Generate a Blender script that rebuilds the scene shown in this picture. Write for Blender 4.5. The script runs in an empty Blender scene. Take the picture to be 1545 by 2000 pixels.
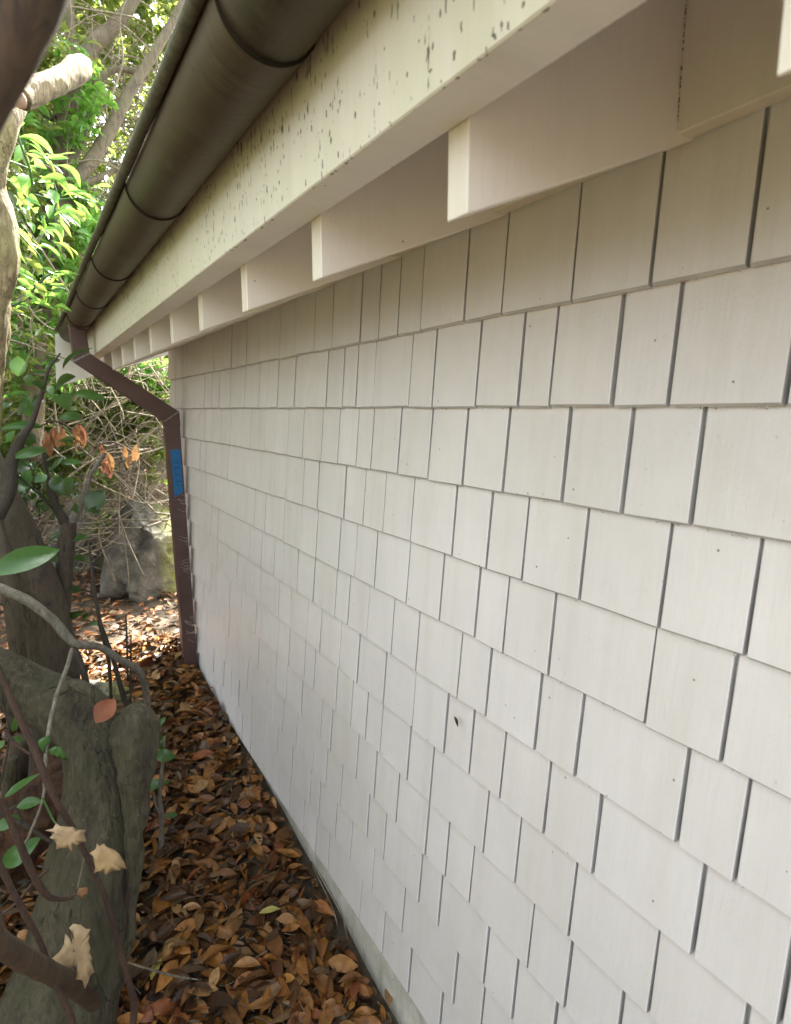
import bpy, bmesh, math, random
import numpy as np
from mathutils import Vector, Matrix, noise

# ------------------------------------------------------------------ camera
sc = bpy.context.scene
EYE = 2.0                                   # camera height above the path, metres
FPX = 1169.0                                # focal length in pixels of a 1545 x 2000 frame
YAW, PIT = math.radians(31.526), math.radians(-9.718)
fw = np.array([math.sin(YAW)*math.cos(PIT), math.cos(YAW)*math.cos(PIT), math.sin(PIT)])
rt = np.array([math.cos(YAW), -math.sin(YAW), 0.0])
up = np.cross(rt, fw)
cam = bpy.data.cameras.new('camera')
cam.sensor_fit = 'AUTO'; cam.sensor_width = 36.0; cam.lens = FPX/2000*36
cam.clip_start = 0.02; cam.clip_end = 400
cam.dof.use_dof = True; cam.dof.focus_distance = 1.7; cam.dof.aperture_fstop = 5.5
camo = bpy.data.objects.new('camera', cam); sc.collection.objects.link(camo)
camo.matrix_world = Matrix(((rt[0], up[0], -fw[0], 0), (rt[1], up[1], -fw[1], 0), (rt[2], up[2], -fw[2], EYE), (0, 0, 0, 1)))
sc.camera = camo

# ------------------------------------------------------------------ light
SUN = Vector((0.50, 0.40, 0.85)).normalized()          # towards the light
el = math.asin(SUN.z); az = math.atan2(SUN.x, SUN.y)
w = bpy.data.worlds.new('World'); sc.world = w; w.use_nodes = True
nt = w.node_tree
bg = nt.nodes['Background']
sky = nt.nodes.new('ShaderNodeTexSky'); sky.sky_type = 'NISHITA'; sky.sun_disc = False
sky.sun_elevation = el; sky.sun_rotation = az
sky.air_density = 1.0; sky.dust_density = 4.0; sky.ozone_density = 1.0
hs = nt.nodes.new('ShaderNodeHueSaturation'); hs.inputs['Saturation'].default_value = 0.30
nt.links.new(sky.outputs[0], hs.inputs['Color']); nt.links.new(hs.outputs[0], bg.inputs[0])
bg.inputs[1].default_value = 0.15
sl = bpy.data.lights.new('sun', 'SUN'); sl.energy = 4.7; sl.angle = math.radians(1.0); sl.color = (1, .955, .88)
so = bpy.data.objects.new('sun', sl); sc.collection.objects.link(so)
so.rotation_euler = SUN.to_track_quat('Z', 'Y').to_euler()
vs = sc.view_settings; vs.view_transform = 'Standard'; vs.look = 'None'; vs.gamma = 1; vs.exposure = 2.92
vs.use_curve_mapping = False

# ------------------------------------------------------------------ helpers
rng = random.Random(7); nr = np.random.default_rng(11)
COL = sc.collection
def ray(px, py): return (px-772.5)/FPX*rt - (py-1000)/FPX*up + fw
def Q(px, py, Y):                            # a point of the place that is Y metres down the path
    d = ray(px, py); return Vector(d*Y/d[1]) + Vector((0, 0, EYE))
def rad(px, py, Y, wpx):
    d = ray(px, py); return wpx/2*(Y/d[1])/FPX
def link(o, parent=None):
    COL.objects.link(o)
    if parent is not None: o.parent = parent
    return o
def mesh_obj(name, verts, faces, mat, parent=None, smooth=False, mats=None):
    me = bpy.data.meshes.new(name); me.from_pydata([tuple(v) for v in verts], [], faces)
    me.materials.append(mat)
    if smooth:
        me.polygons.foreach_set('use_smooth', [True]*len(me.polygons))
    me.update()
    return link(bpy.data.objects.new(name, me), parent)
def np_mesh(name, verts, quads, mat, parent=None, smooth=True):
    me = bpy.data.meshes.new(name)
    nv, nq = len(verts), len(quads); k = quads.shape[1]
    me.vertices.add(nv); me.vertices.foreach_set('co', verts.astype(np.float32).ravel())
    me.loops.add(nq*k); me.loops.foreach_set('vertex_index', quads.astype(np.int32).ravel())
    me.polygons.add(nq); me.polygons.foreach_set('loop_start', np.arange(0, nq*k, k, dtype=np.int32))
    me.polygons.foreach_set('loop_total', np.full(nq, k, dtype=np.int32))
    if smooth: me.polygons.foreach_set('use_smooth', np.ones(nq, dtype=bool))
    me.materials.append(mat); me.update(); me.validate()
    return link(bpy.data.objects.new(name, me), parent)
def tag(o, label, cat=None, group=None, kind=None):
    o['label'] = label
    if cat: o['category'] = cat
    if group: o['group'] = group
    if kind: o['kind'] = kind
    return o
def thing(name, label, cat, loc=(0, 0, 0), group=None):
    o = bpy.data.objects.new(name, None); o.empty_display_size = .1; COL.objects.link(o); o.location = loc
    return tag(o, label, cat, group)
def setp(o, parent):                          # parent and keep the place it already has in the world
    o.parent = parent; o.matrix_parent_inverse = Matrix.Translation(parent.location).inverted()
    return o
def box_data(x0, x1, y0, y1, z0, z1):
    v = [(x0,y0,z0),(x1,y0,z0),(x1,y1,z0),(x0,y1,z0),(x0,y0,z1),(x1,y0,z1),(x1,y1,z1),(x0,y1,z1)]
    f = [(0,3,2,1),(4,5,6,7),(0,1,5,4),(1,2,6,5),(2,3,7,6),(3,0,4,7)]
    return v, f
def box(name, x0, x1, y0, y1, z0, z1, mat, parent=None, bev=0):
    v, f = box_data(x0, x1, y0, y1, z0, z1)
    o = mesh_obj(name, v, f, mat, parent)
    if bev: bevel(o, bev)
    return o
def bevel(o, wdt, seg=1):
    bm = bmesh.new(); bm.from_mesh(o.data)
    bmesh.ops.bevel(bm, geom=bm.edges[:], offset=wdt, segments=seg, affect='EDGES', clamp_overlap=True)
    bm.to_mesh(o.data); bm.free()
def prism_xz(name, poly, y0, y1, mat, parent=None, bev=0):
    n = len(poly)
    v = [(x, y0, z) for x, z in poly]+[(x, y1, z) for x, z in poly]
    f = [tuple(range(n)), tuple(range(2*n-1, n-1, -1))]+[(i, i+n, (i+1) % n+n, (i+1) % n) for i in range(n)]
    o = mesh_obj(name, v, f, mat, parent)
    bm = bmesh.new(); bm.from_mesh(o.data); bmesh.ops.recalc_face_normals(bm, faces=bm.faces[:])
    if bev: bmesh.ops.bevel(bm, geom=bm.edges[:], offset=bev, segments=1, affect='EDGES', clamp_overlap=True)
    bm.to_mesh(o.data); bm.free()
    return o
def catmull(pts, n):
    P = [pts[0]]+list(pts)+[pts[-1]]; out = []
    for i in range(1, len(P)-2):
        a, b, c, d = (np.array(p, float) for p in P[i-1:i+3])
        for k in range(n):
            t = k/n
            out.append(.5*((2*b)+(c-a)*t+(2*a-5*b+4*c-d)*t*t+(3*b-a-3*c+d)*t**3))
    out.append(np.array(pts[-1], float)); return np.array(out)
def tube_data(path, radii, sides=8, amp=0, seed=0, freq=6.0, cap=True, rough=0):
    path = np.asarray(path, float); n = len(path)
    T = np.gradient(path, axis=0); T /= np.linalg.norm(T, axis=1)[:, None]+1e-12
    ref = np.array([0, 0, 1.0]) if abs(T[0][2]) < .9 else np.array([1.0, 0, 0])
    N = np.cross(T[0], ref); N /= np.linalg.norm(N)
    V = []; arc = np.concatenate([[0], np.cumsum(np.linalg.norm(np.diff(path, axis=0), axis=1))])
    for i in range(n):
        N = N-T[i]*(N@T[i]); N /= np.linalg.norm(N)+1e-12; B = np.cross(T[i], N)
        for k in range(sides):
            a = 2*math.pi*k/sides; d = math.cos(a)*N+math.sin(a)*B; r = radii[i]
            if amp:
                p = path[i]+d*r
                q = Vector((p*freq).tolist())+Vector((seed*7.3, 0, 0))
                r *= 1+amp*noise.noise(q)+amp*.45*noise.noise(q*3.1)
            if rough:
                rb = radii[i]; q = Vector((math.cos(a)*rb*34+seed, math.sin(a)*rb*34, arc[i]*7)); q2 = q*2.6
                r += rough*(.7*abs(noise.noise(q))+.4*noise.noise(q2)-.3*max(0, noise.noise(q*.45+Vector((9, 0, 0))))) 
            V.append(path[i]+d*r)
    Fq = [(i*sides+k, i*sides+(k+1) % sides, (i+1)*sides+(k+1) % sides, (i+1)*sides+k) for i in range(n-1) for k in range(sides)]
    if cap:
        Fq = Fq+[tuple(range(sides-1, -1, -1)), tuple(range((n-1)*sides, n*sides))]
    return V, Fq
def limb(name, pts, mat, parent=None, sides=10, sub=6, amp=.12, seed=1, freq=7.0, rough=0):
    """pts: (px, py, Y, width in photo pixels): a tapered limb through these places"""
    q = [p[1:] if p[0] == 'w' else tuple(Q(*p[:3]))+(rad(*p),) for p in pts]      # ('w', x, y, z, radius) is a plain place
    s = catmull(q, sub)
    V, Fc = tube_data(s[:, :3], s[:, 3], sides, amp, seed, freq, True, rough)
    o = mesh_obj(name, V, Fc, mat, None, True)
    if parent is not None: setp(o, parent)
    return o

# ------------------------------------------------------------------ materials
def mat(name):
    m = bpy.data.materials.new(name); m.use_nodes = True
    return m, m.node_tree.nodes, m.node_tree.links, m.node_tree.nodes['Principled BSDF']
def nd(N, t, **kw):
    n = N.new(t)
    for k, v in kw.items(): setattr(n, k, v)
    return n
def ramp(N, L, src, stops):
    r = N.new('ShaderNodeValToRGB'); e = r.color_ramp.elements
    while len(e) < len(stops): e.new(.5)
    for i, (p, c) in enumerate(stops): e[i].position = p; e[i].color = (*c, 1) if len(c) == 3 else c
    L.new(src, r.inputs[0]); return r.outputs[0]
def coords(N, L, scale=(1, 1, 1), obj=False):
    mp = N.new('ShaderNodeMapping'); mp.inputs['Scale'].default_value = scale
    if obj:
        tc = N.new('ShaderNodeTexCoord'); L.new(tc.outputs['Object'], mp.inputs[0])
    else:
        g = N.new('ShaderNodeNewGeometry'); L.new(g.outputs['Position'], mp.inputs[0])
    return mp.outputs[0]
def ntex(N, L, vec, scale, detail=4, rough=.55):
    t = N.new('ShaderNodeTexNoise'); t.inputs['Scale'].default_value = scale
    t.inputs['Detail'].default_value = detail; t.inputs['Roughness'].default_value = rough
    L.new(vec, t.inputs['Vector']); return t.outputs['Fac']
def mixc(N, L, fac, a, b):
    m = N.new('ShaderNodeMix'); m.data_type = 'RGBA'
    for s, v in ((0, fac), (6, a), (7, b)):
        if isinstance(v, (tuple, list)): m.inputs[s].default_value = (*v, 1)
        elif isinstance(v, (int, float)): m.inputs[s].default_value = v
        else: L.new(v, m.inputs[s])
    return m.outputs[2]
def mth(N, L, op, a, b=None):
    m = N.new('ShaderNodeMath'); m.operation = op
    for i, v in enumerate((a, b)):
        if v is None: continue
        if isinstance(v, (int, float)): m.inputs[i].default_value = v
        else: L.new(v, m.inputs[i])
    return m.outputs[0]
def bump(N, L, b, h, strength, dist=.01):
    n = N.new('ShaderNodeBump'); n.inputs['Strength'].default_value = strength; n.inputs['Distance'].default_value = dist
    L.new(h, n.inputs['Height']); L.new(n.outputs[0], b.inputs['Normal'])
def specks(N, L, vec, scale, size, keep):
    """sparse dots: 1 inside a dot"""
    v = N.new('ShaderNodeTexVoronoi'); v.inputs['Scale'].default_value = scale; L.new(vec, v.inputs['Vector'])
    near = mth(N, L, 'LESS_THAN', v.outputs['Distance'], size)
    sep = N.new('ShaderNodeSeparateColor'); L.new(v.outputs['Color'], sep.inputs[0])
    return mth(N, L, 'MULTIPLY', near, mth(N, L, 'LESS_THAN', sep.outputs[0], keep))

def paint(name, col, algae=0.0, spk=.06, rough=.42, grain=(90, 130, 7), bstr=.32):
    m, N, L, b = mat(name)
    g = coords(N, L); big = ntex(N, L, g, 2.2, 3); med = ntex(N, L, g, 14, 4)
    c2 = tuple(x*.90 for x in col)
    c = mixc(N, L, ramp(N, L, big, [(.35, (0,)*3), (.7, (1,)*3)]), c2, col)
    oi = N.new('ShaderNodeObjectInfo'); isl = N.new('ShaderNodeNewGeometry')
    c = mixc(N, L, mth(N, L, 'MULTIPLY', mth(N, L, 'FRACT', mth(N, L, 'ADD', oi.outputs['Random'], mth(N, L, 'MULTIPLY', isl.outputs['Random Per Island'], 5.3))), .42), c, tuple(x*k for x, k in zip(col, (.86, .85, .82))))
    c = mixc(N, L, mth(N, L, 'MULTIPLY', ramp(N, L, med, [(.52, (0,)*3), (.8, (1,)*3)]), .09), c, (.34, .31, .22))
    fg = ntex(N, L, coords(N, L, (30, 170, 9)), 1.0, 5, .65)
    c = mixc(N, L, mth(N, L, 'MULTIPLY', ramp(N, L, fg, [(.50, (0,)*3), (.72, (1,)*3)]), .16), c, tuple(x*.72 for x in col))
    stn = ntex(N, L, coords(N, L, (1, 16, 1.3)), 1.0, 4, .6)
    c = mixc(N, L, mth(N, L, 'MULTIPLY', ramp(N, L, stn, [(.46, (0,)*3), (.74, (1,)*3)]), .20), c, (.42, .39, .30))
    if algae:
        gn_ = N.new('ShaderNodeNewGeometry'); sx = N.new('ShaderNodeSeparateXYZ'); L.new(gn_.outputs['Normal'], sx.inputs[0])
        face = mth(N, L, 'LESS_THAN', sx.outputs[0], -.5)                 # the weather side
        st = ntex(N, L, coords(N, L, (22, 22, 2.2)), 1.6, 5, .7)
        al = mth(N, L, 'ADD', mth(N, L, 'MULTIPLY', ramp(N, L, st, [(.36, (0,)*3), (.64, (1,)*3)]), .5), mth(N, L, 'MULTIPLY', ramp(N, L, big, [(.3, (0,)*3), (.65, (1,)*3)]), .5))
        c = mixc(N, L, mth(N, L, 'MULTIPLY', mth(N, L, 'MULTIPLY', al, algae), face), c, (.50, .51, .29))
        pz = N.new('ShaderNodeSeparateXYZ'); L.new(coords(N, L), pz.inputs[0])
        hi = N.new('ShaderNodeMapRange'); hi.inputs[1].default_value = EYE+.36; hi.inputs[2].default_value = EYE+.50
        L.new(pz.outputs[2], hi.inputs[0])
        lo = N.new('ShaderNodeMapRange'); lo.inputs[1].default_value = EYE+.345; lo.inputs[2].default_value = EYE+.331
        L.new(pz.outputs[2], lo.inputs[0])
        patch = ramp(N, L, ntex(N, L, g, 3.2, 3), [(.38, (0,)*3), (.62, (1,)*3)])
        dr = ntex(N, L, coords(N, L, (1, 150, 26)), 1.0, 3, .6)
        dk = mth(N, L, 'GREATER_THAN', mth(N, L, 'ADD', dr, mth(N, L, 'ADD', mth(N, L, 'MULTIPLY', mth(N, L, 'MULTIPLY', hi.outputs[0], patch), .16), mth(N, L, 'MULTIPLY', lo.outputs[0], .05))), .70)
        c = mixc(N, L, mth(N, L, 'MULTIPLY', mth(N, L, 'MULTIPLY', dk, face), .9), c, (.035, .030, .015))
        for sc__, sz, kp in ((38, .10, .55), (80, .18, .45)):
            v2 = N.new('ShaderNodeTexVoronoi'); v2.voronoi_dimensions = '2D'; v2.inputs['Scale'].default_value = sc__
            cb_ = N.new('ShaderNodeCombineXYZ'); L.new(pz.outputs[1], cb_.inputs[0]); L.new(mth(N, L, 'MULTIPLY', pz.outputs[2], .42), cb_.inputs[1])
            L.new(cb_.outputs[0], v2.inputs['Vector']); sp_ = N.new('ShaderNodeSeparateColor'); L.new(v2.outputs['Color'], sp_.inputs[0])
            dist = mth(N, L, 'ADD', v2.outputs['Distance'], mth(N, L, 'MULTIPLY', mth(N, L, 'SUBTRACT', ntex(N, L, g, 190, 3), .5), .5))
            s1 = mth(N, L, 'MULTIPLY', mth(N, L, 'LESS_THAN', dist, mth(N, L, 'MULTIPLY', sp_.outputs[1], sz)), mth(N, L, 'LESS_THAN', sp_.outputs[0], mth(N, L, 'MULTIPLY', mth(N, L, 'ADD', patch, .25), kp)))
            c = mixc(N, L, mth(N, L, 'MULTIPLY', mth(N, L, 'MULTIPLY', s1, face), .9), c, (.04, .034, .018))
        # drip marks along the lower arris
        dd = ntex(N, L, coords(N, L, (1, 70, 1)), 1.0, 2, .5)
        nx_ = N.new('ShaderNodeMapRange'); nx_.inputs[1].default_value = .412; nx_.inputs[2].default_value = .402; L.new(pz.outputs[0], nx_.inputs[0])
        under = mth(N, L, 'GREATER_THAN', mth(N, L, 'ADD', dd, mth(N, L, 'MULTIPLY', nx_.outputs[0], .30)), .86)
        c = mixc(N, L, mth(N, L, 'MULTIPLY', mth(N, L, 'MULTIPLY', under, mth(N, L, 'SUBTRACT', 1.0, face)), .85), c, (.07, .045, .025))
    s = specks(N, L, g, 16, .036, .30)
    c = mixc(N, L, mth(N, L, 'MULTIPLY', s, .75), c, (.10, .085, .06))
    s = specks(N, L, g, 41, .09, spk)
    c = mixc(N, L, mth(N, L, 'MULTIPLY', s, .6), c, (.12, .10, .07))
    L.new(c, b.inputs['Base Color'])
    L.new(ramp(N, L, med, [(.3, (rough-.10,)*3), (.75, (rough+.12,)*3)]), b.inputs['Roughness'])
    gr = ntex(N, L, coords(N, L, grain), 1.0, 5, .6)
    h = mth(N, L, 'ADD', mth(N, L, 'MULTIPLY', gr, .6), mth(N, L, 'MULTIPLY', ntex(N, L, g, 160, 2), .25))
    bump(N, L, b, h, bstr, .004)
    return m
M = {}
M['joint'] = None
M['shingle'] = paint('shingle_paint', (.70, .668, .668))
M['trim'] = paint('trim_paint', (.78, .73, .655), spk=.03)
M['fascia'] = paint('fascia_paint', (.73, .69, .62), algae=.38, spk=.12, rough=.5)
M['barge'] = paint('barge_paint', (.70, .69, .66), spk=.04)
def concrete():
    m, N, L, b = mat('concrete'); g = coords(N, L)
    c = mixc(N, L, ramp(N, L, ntex(N, L, g, 9, 6), [(.3, (0,)*3), (.7, (1,)*3)]), (.40, .38, .33), (.64, .61, .55))
    c = mixc(N, L, mth(N, L, 'MULTIPLY', ramp(N, L, ntex(N, L, coords(N, L, (1, 9, 3)), 1.2, 6, .7), [(.48, (0,)*3), (.66, (1,)*3)]), .45), c, (.16, .15, .09))
    c = mixc(N, L, mth(N, L, 'MULTIPLY', specks(N, L, g, 30, .16, .3), .8), c, (.10, .085, .06))
    L.new(c, b.inputs['Base Color']); b.inputs['Roughness'].default_value = .85
    bump(N, L, b, ntex(N, L, g, 90, 5), .4, .006); return m
M['concrete'] = concrete()
def gutter_mat():
    m, N, L, b = mat('weathered_metal'); g = coords(N, L)
    a = ntex(N, L, coords(N, L, (9, 60, 9)), 1.0, 9, .78); p = ntex(N, L, g, 3.5, 5)
    c = mixc(N, L, ramp(N, L, a, [(.35, (0,)*3), (.7, (1,)*3)]), (.038, .027, .017), (.135, .104, .068))
    c = mixc(N, L, mth(N, L, 'MULTIPLY', ramp(N, L, p, [(.45, (0,)*3), (.7, (1,)*3)]), .6), c, (.068, .049, .032))
    c = mixc(N, L, mth(N, L, 'MULTIPLY', specks(N, L, coords(N, L, (1, .5, 1)), 34, .14, .25), .8), c, (.02, .018, .012))
    L.new(c, b.inputs['Base Color']); b.inputs['Metallic'].default_value = .45
    L.new(ramp(N, L, a, [(.3, (.42,)*3), (.7, (.62,)*3)]), b.inputs['Roughness'])
    bump(N, L, b, a, .30, .004); return m
M['gutter'] = gutter_mat()
def plain(name, col, rough=.5, metal=0, var=.25, sc_=20, bs=.15):
    m, N, L, b = mat(name); g = coords(N, L); n = ntex(N, L, g, sc_, 5)
    c = mixc(N, L, ramp(N, L, n, [(.3, (0,)*3), (.7, (1,)*3)]), tuple(x*(1-var) for x in col), tuple(min(1, x*(1+var)) for x in col))
    L.new(c, b.inputs['Base Color']); b.inputs['Roughness'].default_value = rough; b.inputs['Metallic'].default_value = metal
    if bs: bump(N, L, b, ntex(N, L, g, sc_*4, 4), bs, .004)
    return m
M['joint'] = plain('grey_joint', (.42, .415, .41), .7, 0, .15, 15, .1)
M['ring'] = plain('dark_sealant', (.020, .017, .012), .95, 0, .2, 20, 0); M['ring'].node_tree.nodes['Principled BSDF'].inputs['Specular IOR Level'].default_value = .05
M['lip'] = plain('mossy_metal', (.085, .080, .052), .7, .2, .4, 60, .4)
M['spout'] = plain('brown_painted_metal', (.085, .046, .040), .42, .1, .22, 7, .05)
M['solder'] = plain('solder', (.22, .21, .21), .5, .5, .2, 40)
M['grey'] = plain('grey_metal', (.16, .17, .18), .5, .4, .15, 20)
M['tape'] = plain('blue_tape', (.012, .13, .34), .7, 0, .12, 60, .3)
M['mould'] = plain('mould', (.13, .10, .065), .9, 0, .3, 60, 0)
M['web'] = plain('web_silk', (.55, .53, .50), .8, 0, .1, 60, 0)
M['ink'] = plain('ink', (.012, .016, .05), .6, 0, .1, 60, 0)
M['roof'] = plain('roofing', (.07, .065, .06), .9, 0, .3, 40, .4)
def soil():
    m, N, L, b = mat('soil'); g = coords(N, L); n = ntex(N, L, g, 12, 8, .7)
    c = ramp(N, L, n, [(.28, (.025, .018, .011)), (.5, (.07, .050, .030)), (.72, (.15, .115, .07))])
    L.new(c, b.inputs['Base Color']); b.inputs['Roughness'].default_value = .9
    bump(N, L, b, n, .8, .03); return m
M['soil'] = soil()
def bark(name, dark, light, moss=None, mf=.5, sc_=10, bs=.5, spk=None, stretch=(1, 1, .25), rough=.8):
    m, N, L, b = mat(name); g = coords(N, L, stretch)
    n = ntex(N, L, g, sc_, 8, .68)
    c = mixc(N, L, ramp(N, L, n, [(.32, (0,)*3), (.68, (1,)*3)]), dark, light)
    g2 = coords(N, L)
    fn = ntex(N, L, g, sc_*7, 6, .75)
    c = mixc(N, L, mth(N, L, 'MULTIPLY', ramp(N, L, fn, [(.46, (0,)*3), (.62, (1,)*3)]), .65), c, tuple(x*.45 for x in dark))
    if moss:
        c = mixc(N, L, mth(N, L, 'MULTIPLY', ramp(N, L, ntex(N, L, g2, 5.5, 6), [(.42, (0,)*3), (.62, (1,)*3)]), mf), c, moss)
    if spk:
        c = mixc(N, L, mth(N, L, 'MULTIPLY', specks(N, L, g2, 48, .16, .25), .7), c, spk)
    cr = N.new('ShaderNodeTexVoronoi'); cr.feature = 'DISTANCE_TO_EDGE'; cr.inputs['Scale'].default_value = sc_*1.1
    gw = N.new('ShaderNodeVectorMath'); gw.operation = 'ADD'; L.new(g, gw.inputs[0])
    wn = N.new('ShaderNodeTexNoise'); wn.inputs['Scale'].default_value = sc_*1.5; wn.inputs['Detail'].default_value = 5; L.new(g, wn.inputs['Vector'])
    ws = N.new('ShaderNodeVectorMath'); ws.operation = 'SCALE'; ws.inputs['Scale'].default_value = .10; L.new(wn.outputs['Color'], ws.inputs[0]); L.new(ws.outputs[0], gw.inputs[1])
    L.new(gw.outputs[0], cr.inputs['Vector'])
    ck = mth(N, L, 'MULTIPLY', mth(N, L, 'LESS_THAN', cr.outputs['Distance'], .016), ramp(N, L, ntex(N, L, g2, 7, 3), [(.5, (0,)*3), (.6, (1,)*3)]))
    c = mixc(N, L, mth(N, L, 'MULTIPLY', ck, .8), c, tuple(x*.35 for x in dark))
    L.new(c, b.inputs['Base Color']); b.inputs['Roughness'].default_value = rough
    v = N.new('ShaderNodeTexVoronoi'); v.inputs['Scale'].default_value = sc_*5; L.new(g, v.inputs['Vector'])
    h = mth(N, L, 'ADD', ntex(N, L, g, sc_*3, 8, .7), mth(N, L, 'MULTIPLY', v.outputs['Distance'], .3))
    bump(N, L, b, mth(N, L, 'SUBTRACT', h, mth(N, L, 'MULTIPLY', ck, .8)), bs, .022); return m
M['bark_grey'] = bark('greenish_bark', (.024, .020, .012), (.125, .106, .066), (.066, .068, .026), .5, 12, 1.0, (.14, .13, .10))
M['bark_brown'] = bark('brown_bark', (.040, .029, .020), (.095, .070, .045), (.07, .065, .035), .35, 9, .35)
M['bark_tan'] = bark('tan_bark', (.11, .085, .055), (.25, .20, .13), (.17, .17, .08), .4, 8, .3)
M['bark_pale'] = bark('lichen_bark', (.17, .125, .065), (.44, .36, .19), (.31, .31, .11), .5, 22, .8, (.03, .02, .012))
M['bark_near'] = bark('dark_brown_bark', (.040, .024, .012), (.095, .060, .030), None, 0, 14, .25)
M['twig_red'] = bark('reddish_twig', (.030, .015, .009), (.078, .041, .025), None, 0, 30, .3)
M['twig_grey'] = bark('grey_twig', (.09, .08, .06), (.23, .21, .16), None, 0, 30, .4)
M['twig_pale'] = bark('pale_twig', (.10, .082, .055), (.27, .23, .16), None, 0, 20, .2)
M['twig_light'] = bark('light_twig', (.19, .155, .10), (.42, .36, .25), None, 0, 20, .2)
M['twig_dark'] = bark('dark_twig', (.025, .02, .014), (.06, .048, .034), None, 0, 30, .3)
M['rot'] = bark('rotten_wood', (.02, .009, .004), (.13, .055, .022), None, 0, 12, 1.0)
M['rot_dark'] = bark('dark_rotten_wood', (.018, .010, .006), (.085, .045, .024), None, 0, 14, 1.0)
M['cut'] = plain('cut_wood', (.55, .38, .28), .8, 0, .2, 60)
def leafmat(name, stops, trans=.35, rough=.38, tcol=None, vein=True):
    """stops: list of colours a leaf may have; each leaf takes one at random"""
    m, N, L, b = mat(name)
    g = N.new('ShaderNodeNewGeometry'); oi = N.new('ShaderNodeObjectInfo')
    r = mth(N, L, 'FRACT', mth(N, L, 'ADD', g.outputs['Random Per Island'], mth(N, L, 'MULTIPLY', oi.outputs['Random'], 3.7)))
    n = len(stops); c = ramp(N, L, r, [(i/max(1, n-1), s) for i, s in enumerate(stops)])
    p = coords(N, L); nn = ntex(N, L, p, 45, 4)
    c = mixc(N, L, ramp(N, L, nn, [(.35, (0,)*3), (.75, (.55,)*3)]), c, tuple(x*.6 for x in stops[0]))
    L.new(c, b.inputs['Base Color']); b.inputs['Roughness'].default_value = rough
    if not trans: b.inputs['Specular IOR Level'].default_value = .25
    bump(N, L, b, ntex(N, L, p, 110, 3), .25, .003)
    if trans:
        t = N.new('ShaderNodeBsdfTranslucent'); x = N.new('ShaderNodeMixShader'); x.inputs[0].default_value = trans
        tc = mixc(N, L, .65, c, tcol) if tcol else c
        L.new(tc, t.inputs[0]); out = N['Material Output'] if 'Material Output' in N else None
        L.new(b.outputs[0], x.inputs[1]); L.new(t.outputs[0], x.inputs[2]); L.new(x.outputs[0], out.inputs[0])
    return m
M['litter'] = leafmat('fallen_leaf_brown', [(.024, .012, .006), (.10, .043, .014), (.24, .095, .024), (.34, .15, .036), (.13, .085, .048), (.04, .022, .012), (.40, .24, .10), (.26, .075, .02), (.065, .042, .027), (.18, .078, .024), (.022, .013, .008), (.44, .20, .05)], 0, .36)
M['litter_pale'] = leafmat('fallen_leaf_dry', [(.16, .07, .028), (.27, .11, .036), (.17, .115, .065), (.30, .15, .055), (.11, .08, .05), (.29, .19, .11), (.23, .075, .024)], 0, .5)
M['leaf_bright'] = leafmat('young_leaf', [(.11, .29, .05), (.16, .38, .06), (.08, .23, .05), (.21, .44, .07)], .42, .30, (.36, .64, .10))
M['leaf_mid'] = leafmat('evergreen_leaf', [(.05, .085, .018), (.085, .14, .028), (.13, .20, .04), (.19, .27, .05), (.27, .32, .07)], .42, .30, (.42, .50, .10))
M['leaf_dark'] = leafmat('dark_leaf', [(.022, .055, .016), (.04, .085, .02), (.03, .07, .022), (.06, .11, .022)], .28, .30, (.14, .24, .03))
M['leaf_laurel'] = leafmat('laurel_leaf', [(.045, .12, .03), (.07, .16, .035), (.055, .14, .04)], .25, .30, (.16, .32, .05))
M['leaf_dead'] = leafmat('withered_leaf', [(.20, .08, .04), (.30, .13, .06), (.34, .20, .08), (.16, .06, .03)], .25, .6)
M['holly'] = leafmat('dry_holly_leaf', [(.42, .28, .13), (.50, .36, .19), (.46, .34, .20)], .12, .5)
M['red_leaf'] = leafmat('rust_leaf', [(.14, .040, .014), (.19, .060, .022)], 0, .4)
M['yellow_leaf'] = leafmat('yellow_leaf', [(.42, .36, .10), (.45, .40, .14)], .1, .45)
def rock():
    m, N, L, b = mat('mossy_rock'); g = coords(N, L); n = ntex(N, L, g, 5, 9, .68)
    c = ramp(N, L, n, [(.3, (.022, .020, .016)), (.5, (.095, .088, .072)), (.7, (.21, .20, .165))])
    s = N.new('ShaderNodeSeparateXYZ'); L.new(coords(N, L, obj=True), s.inputs[0])
    mr = N.new('ShaderNodeMapRange'); mr.inputs[1].default_value = .0; mr.inputs[2].default_value = .16
    L.new(s.outputs[0], mr.inputs[0])
    f = mth(N, L, 'MULTIPLY', mr.outputs[0], ramp(N, L, ntex(N, L, g, 9, 6, .7), [(.36, (0,)*3), (.55, (1,)*3)]))
    c = mixc(N, L, mth(N, L, 'MULTIPLY', f, .9), c, (.22, .24, .06))
    L.new(c, b.inputs['Base Color']); b.inputs['Roughness'].default_value = .9
    bump(N, L, b, ntex(N, L, g, 22, 9, .7), .9, .03); return m
M['rock'] = rock()
def water():
    m, N, L, b = mat('water'); b.inputs['Base Color'].default_value = (.95, .97, 1, 1); b.inputs['Roughness'].default_value = .03
    b.inputs['Transmission Weight'].default_value = 1; b.inputs['IOR'].default_value = 1.33; return m
M['water'] = water()

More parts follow.
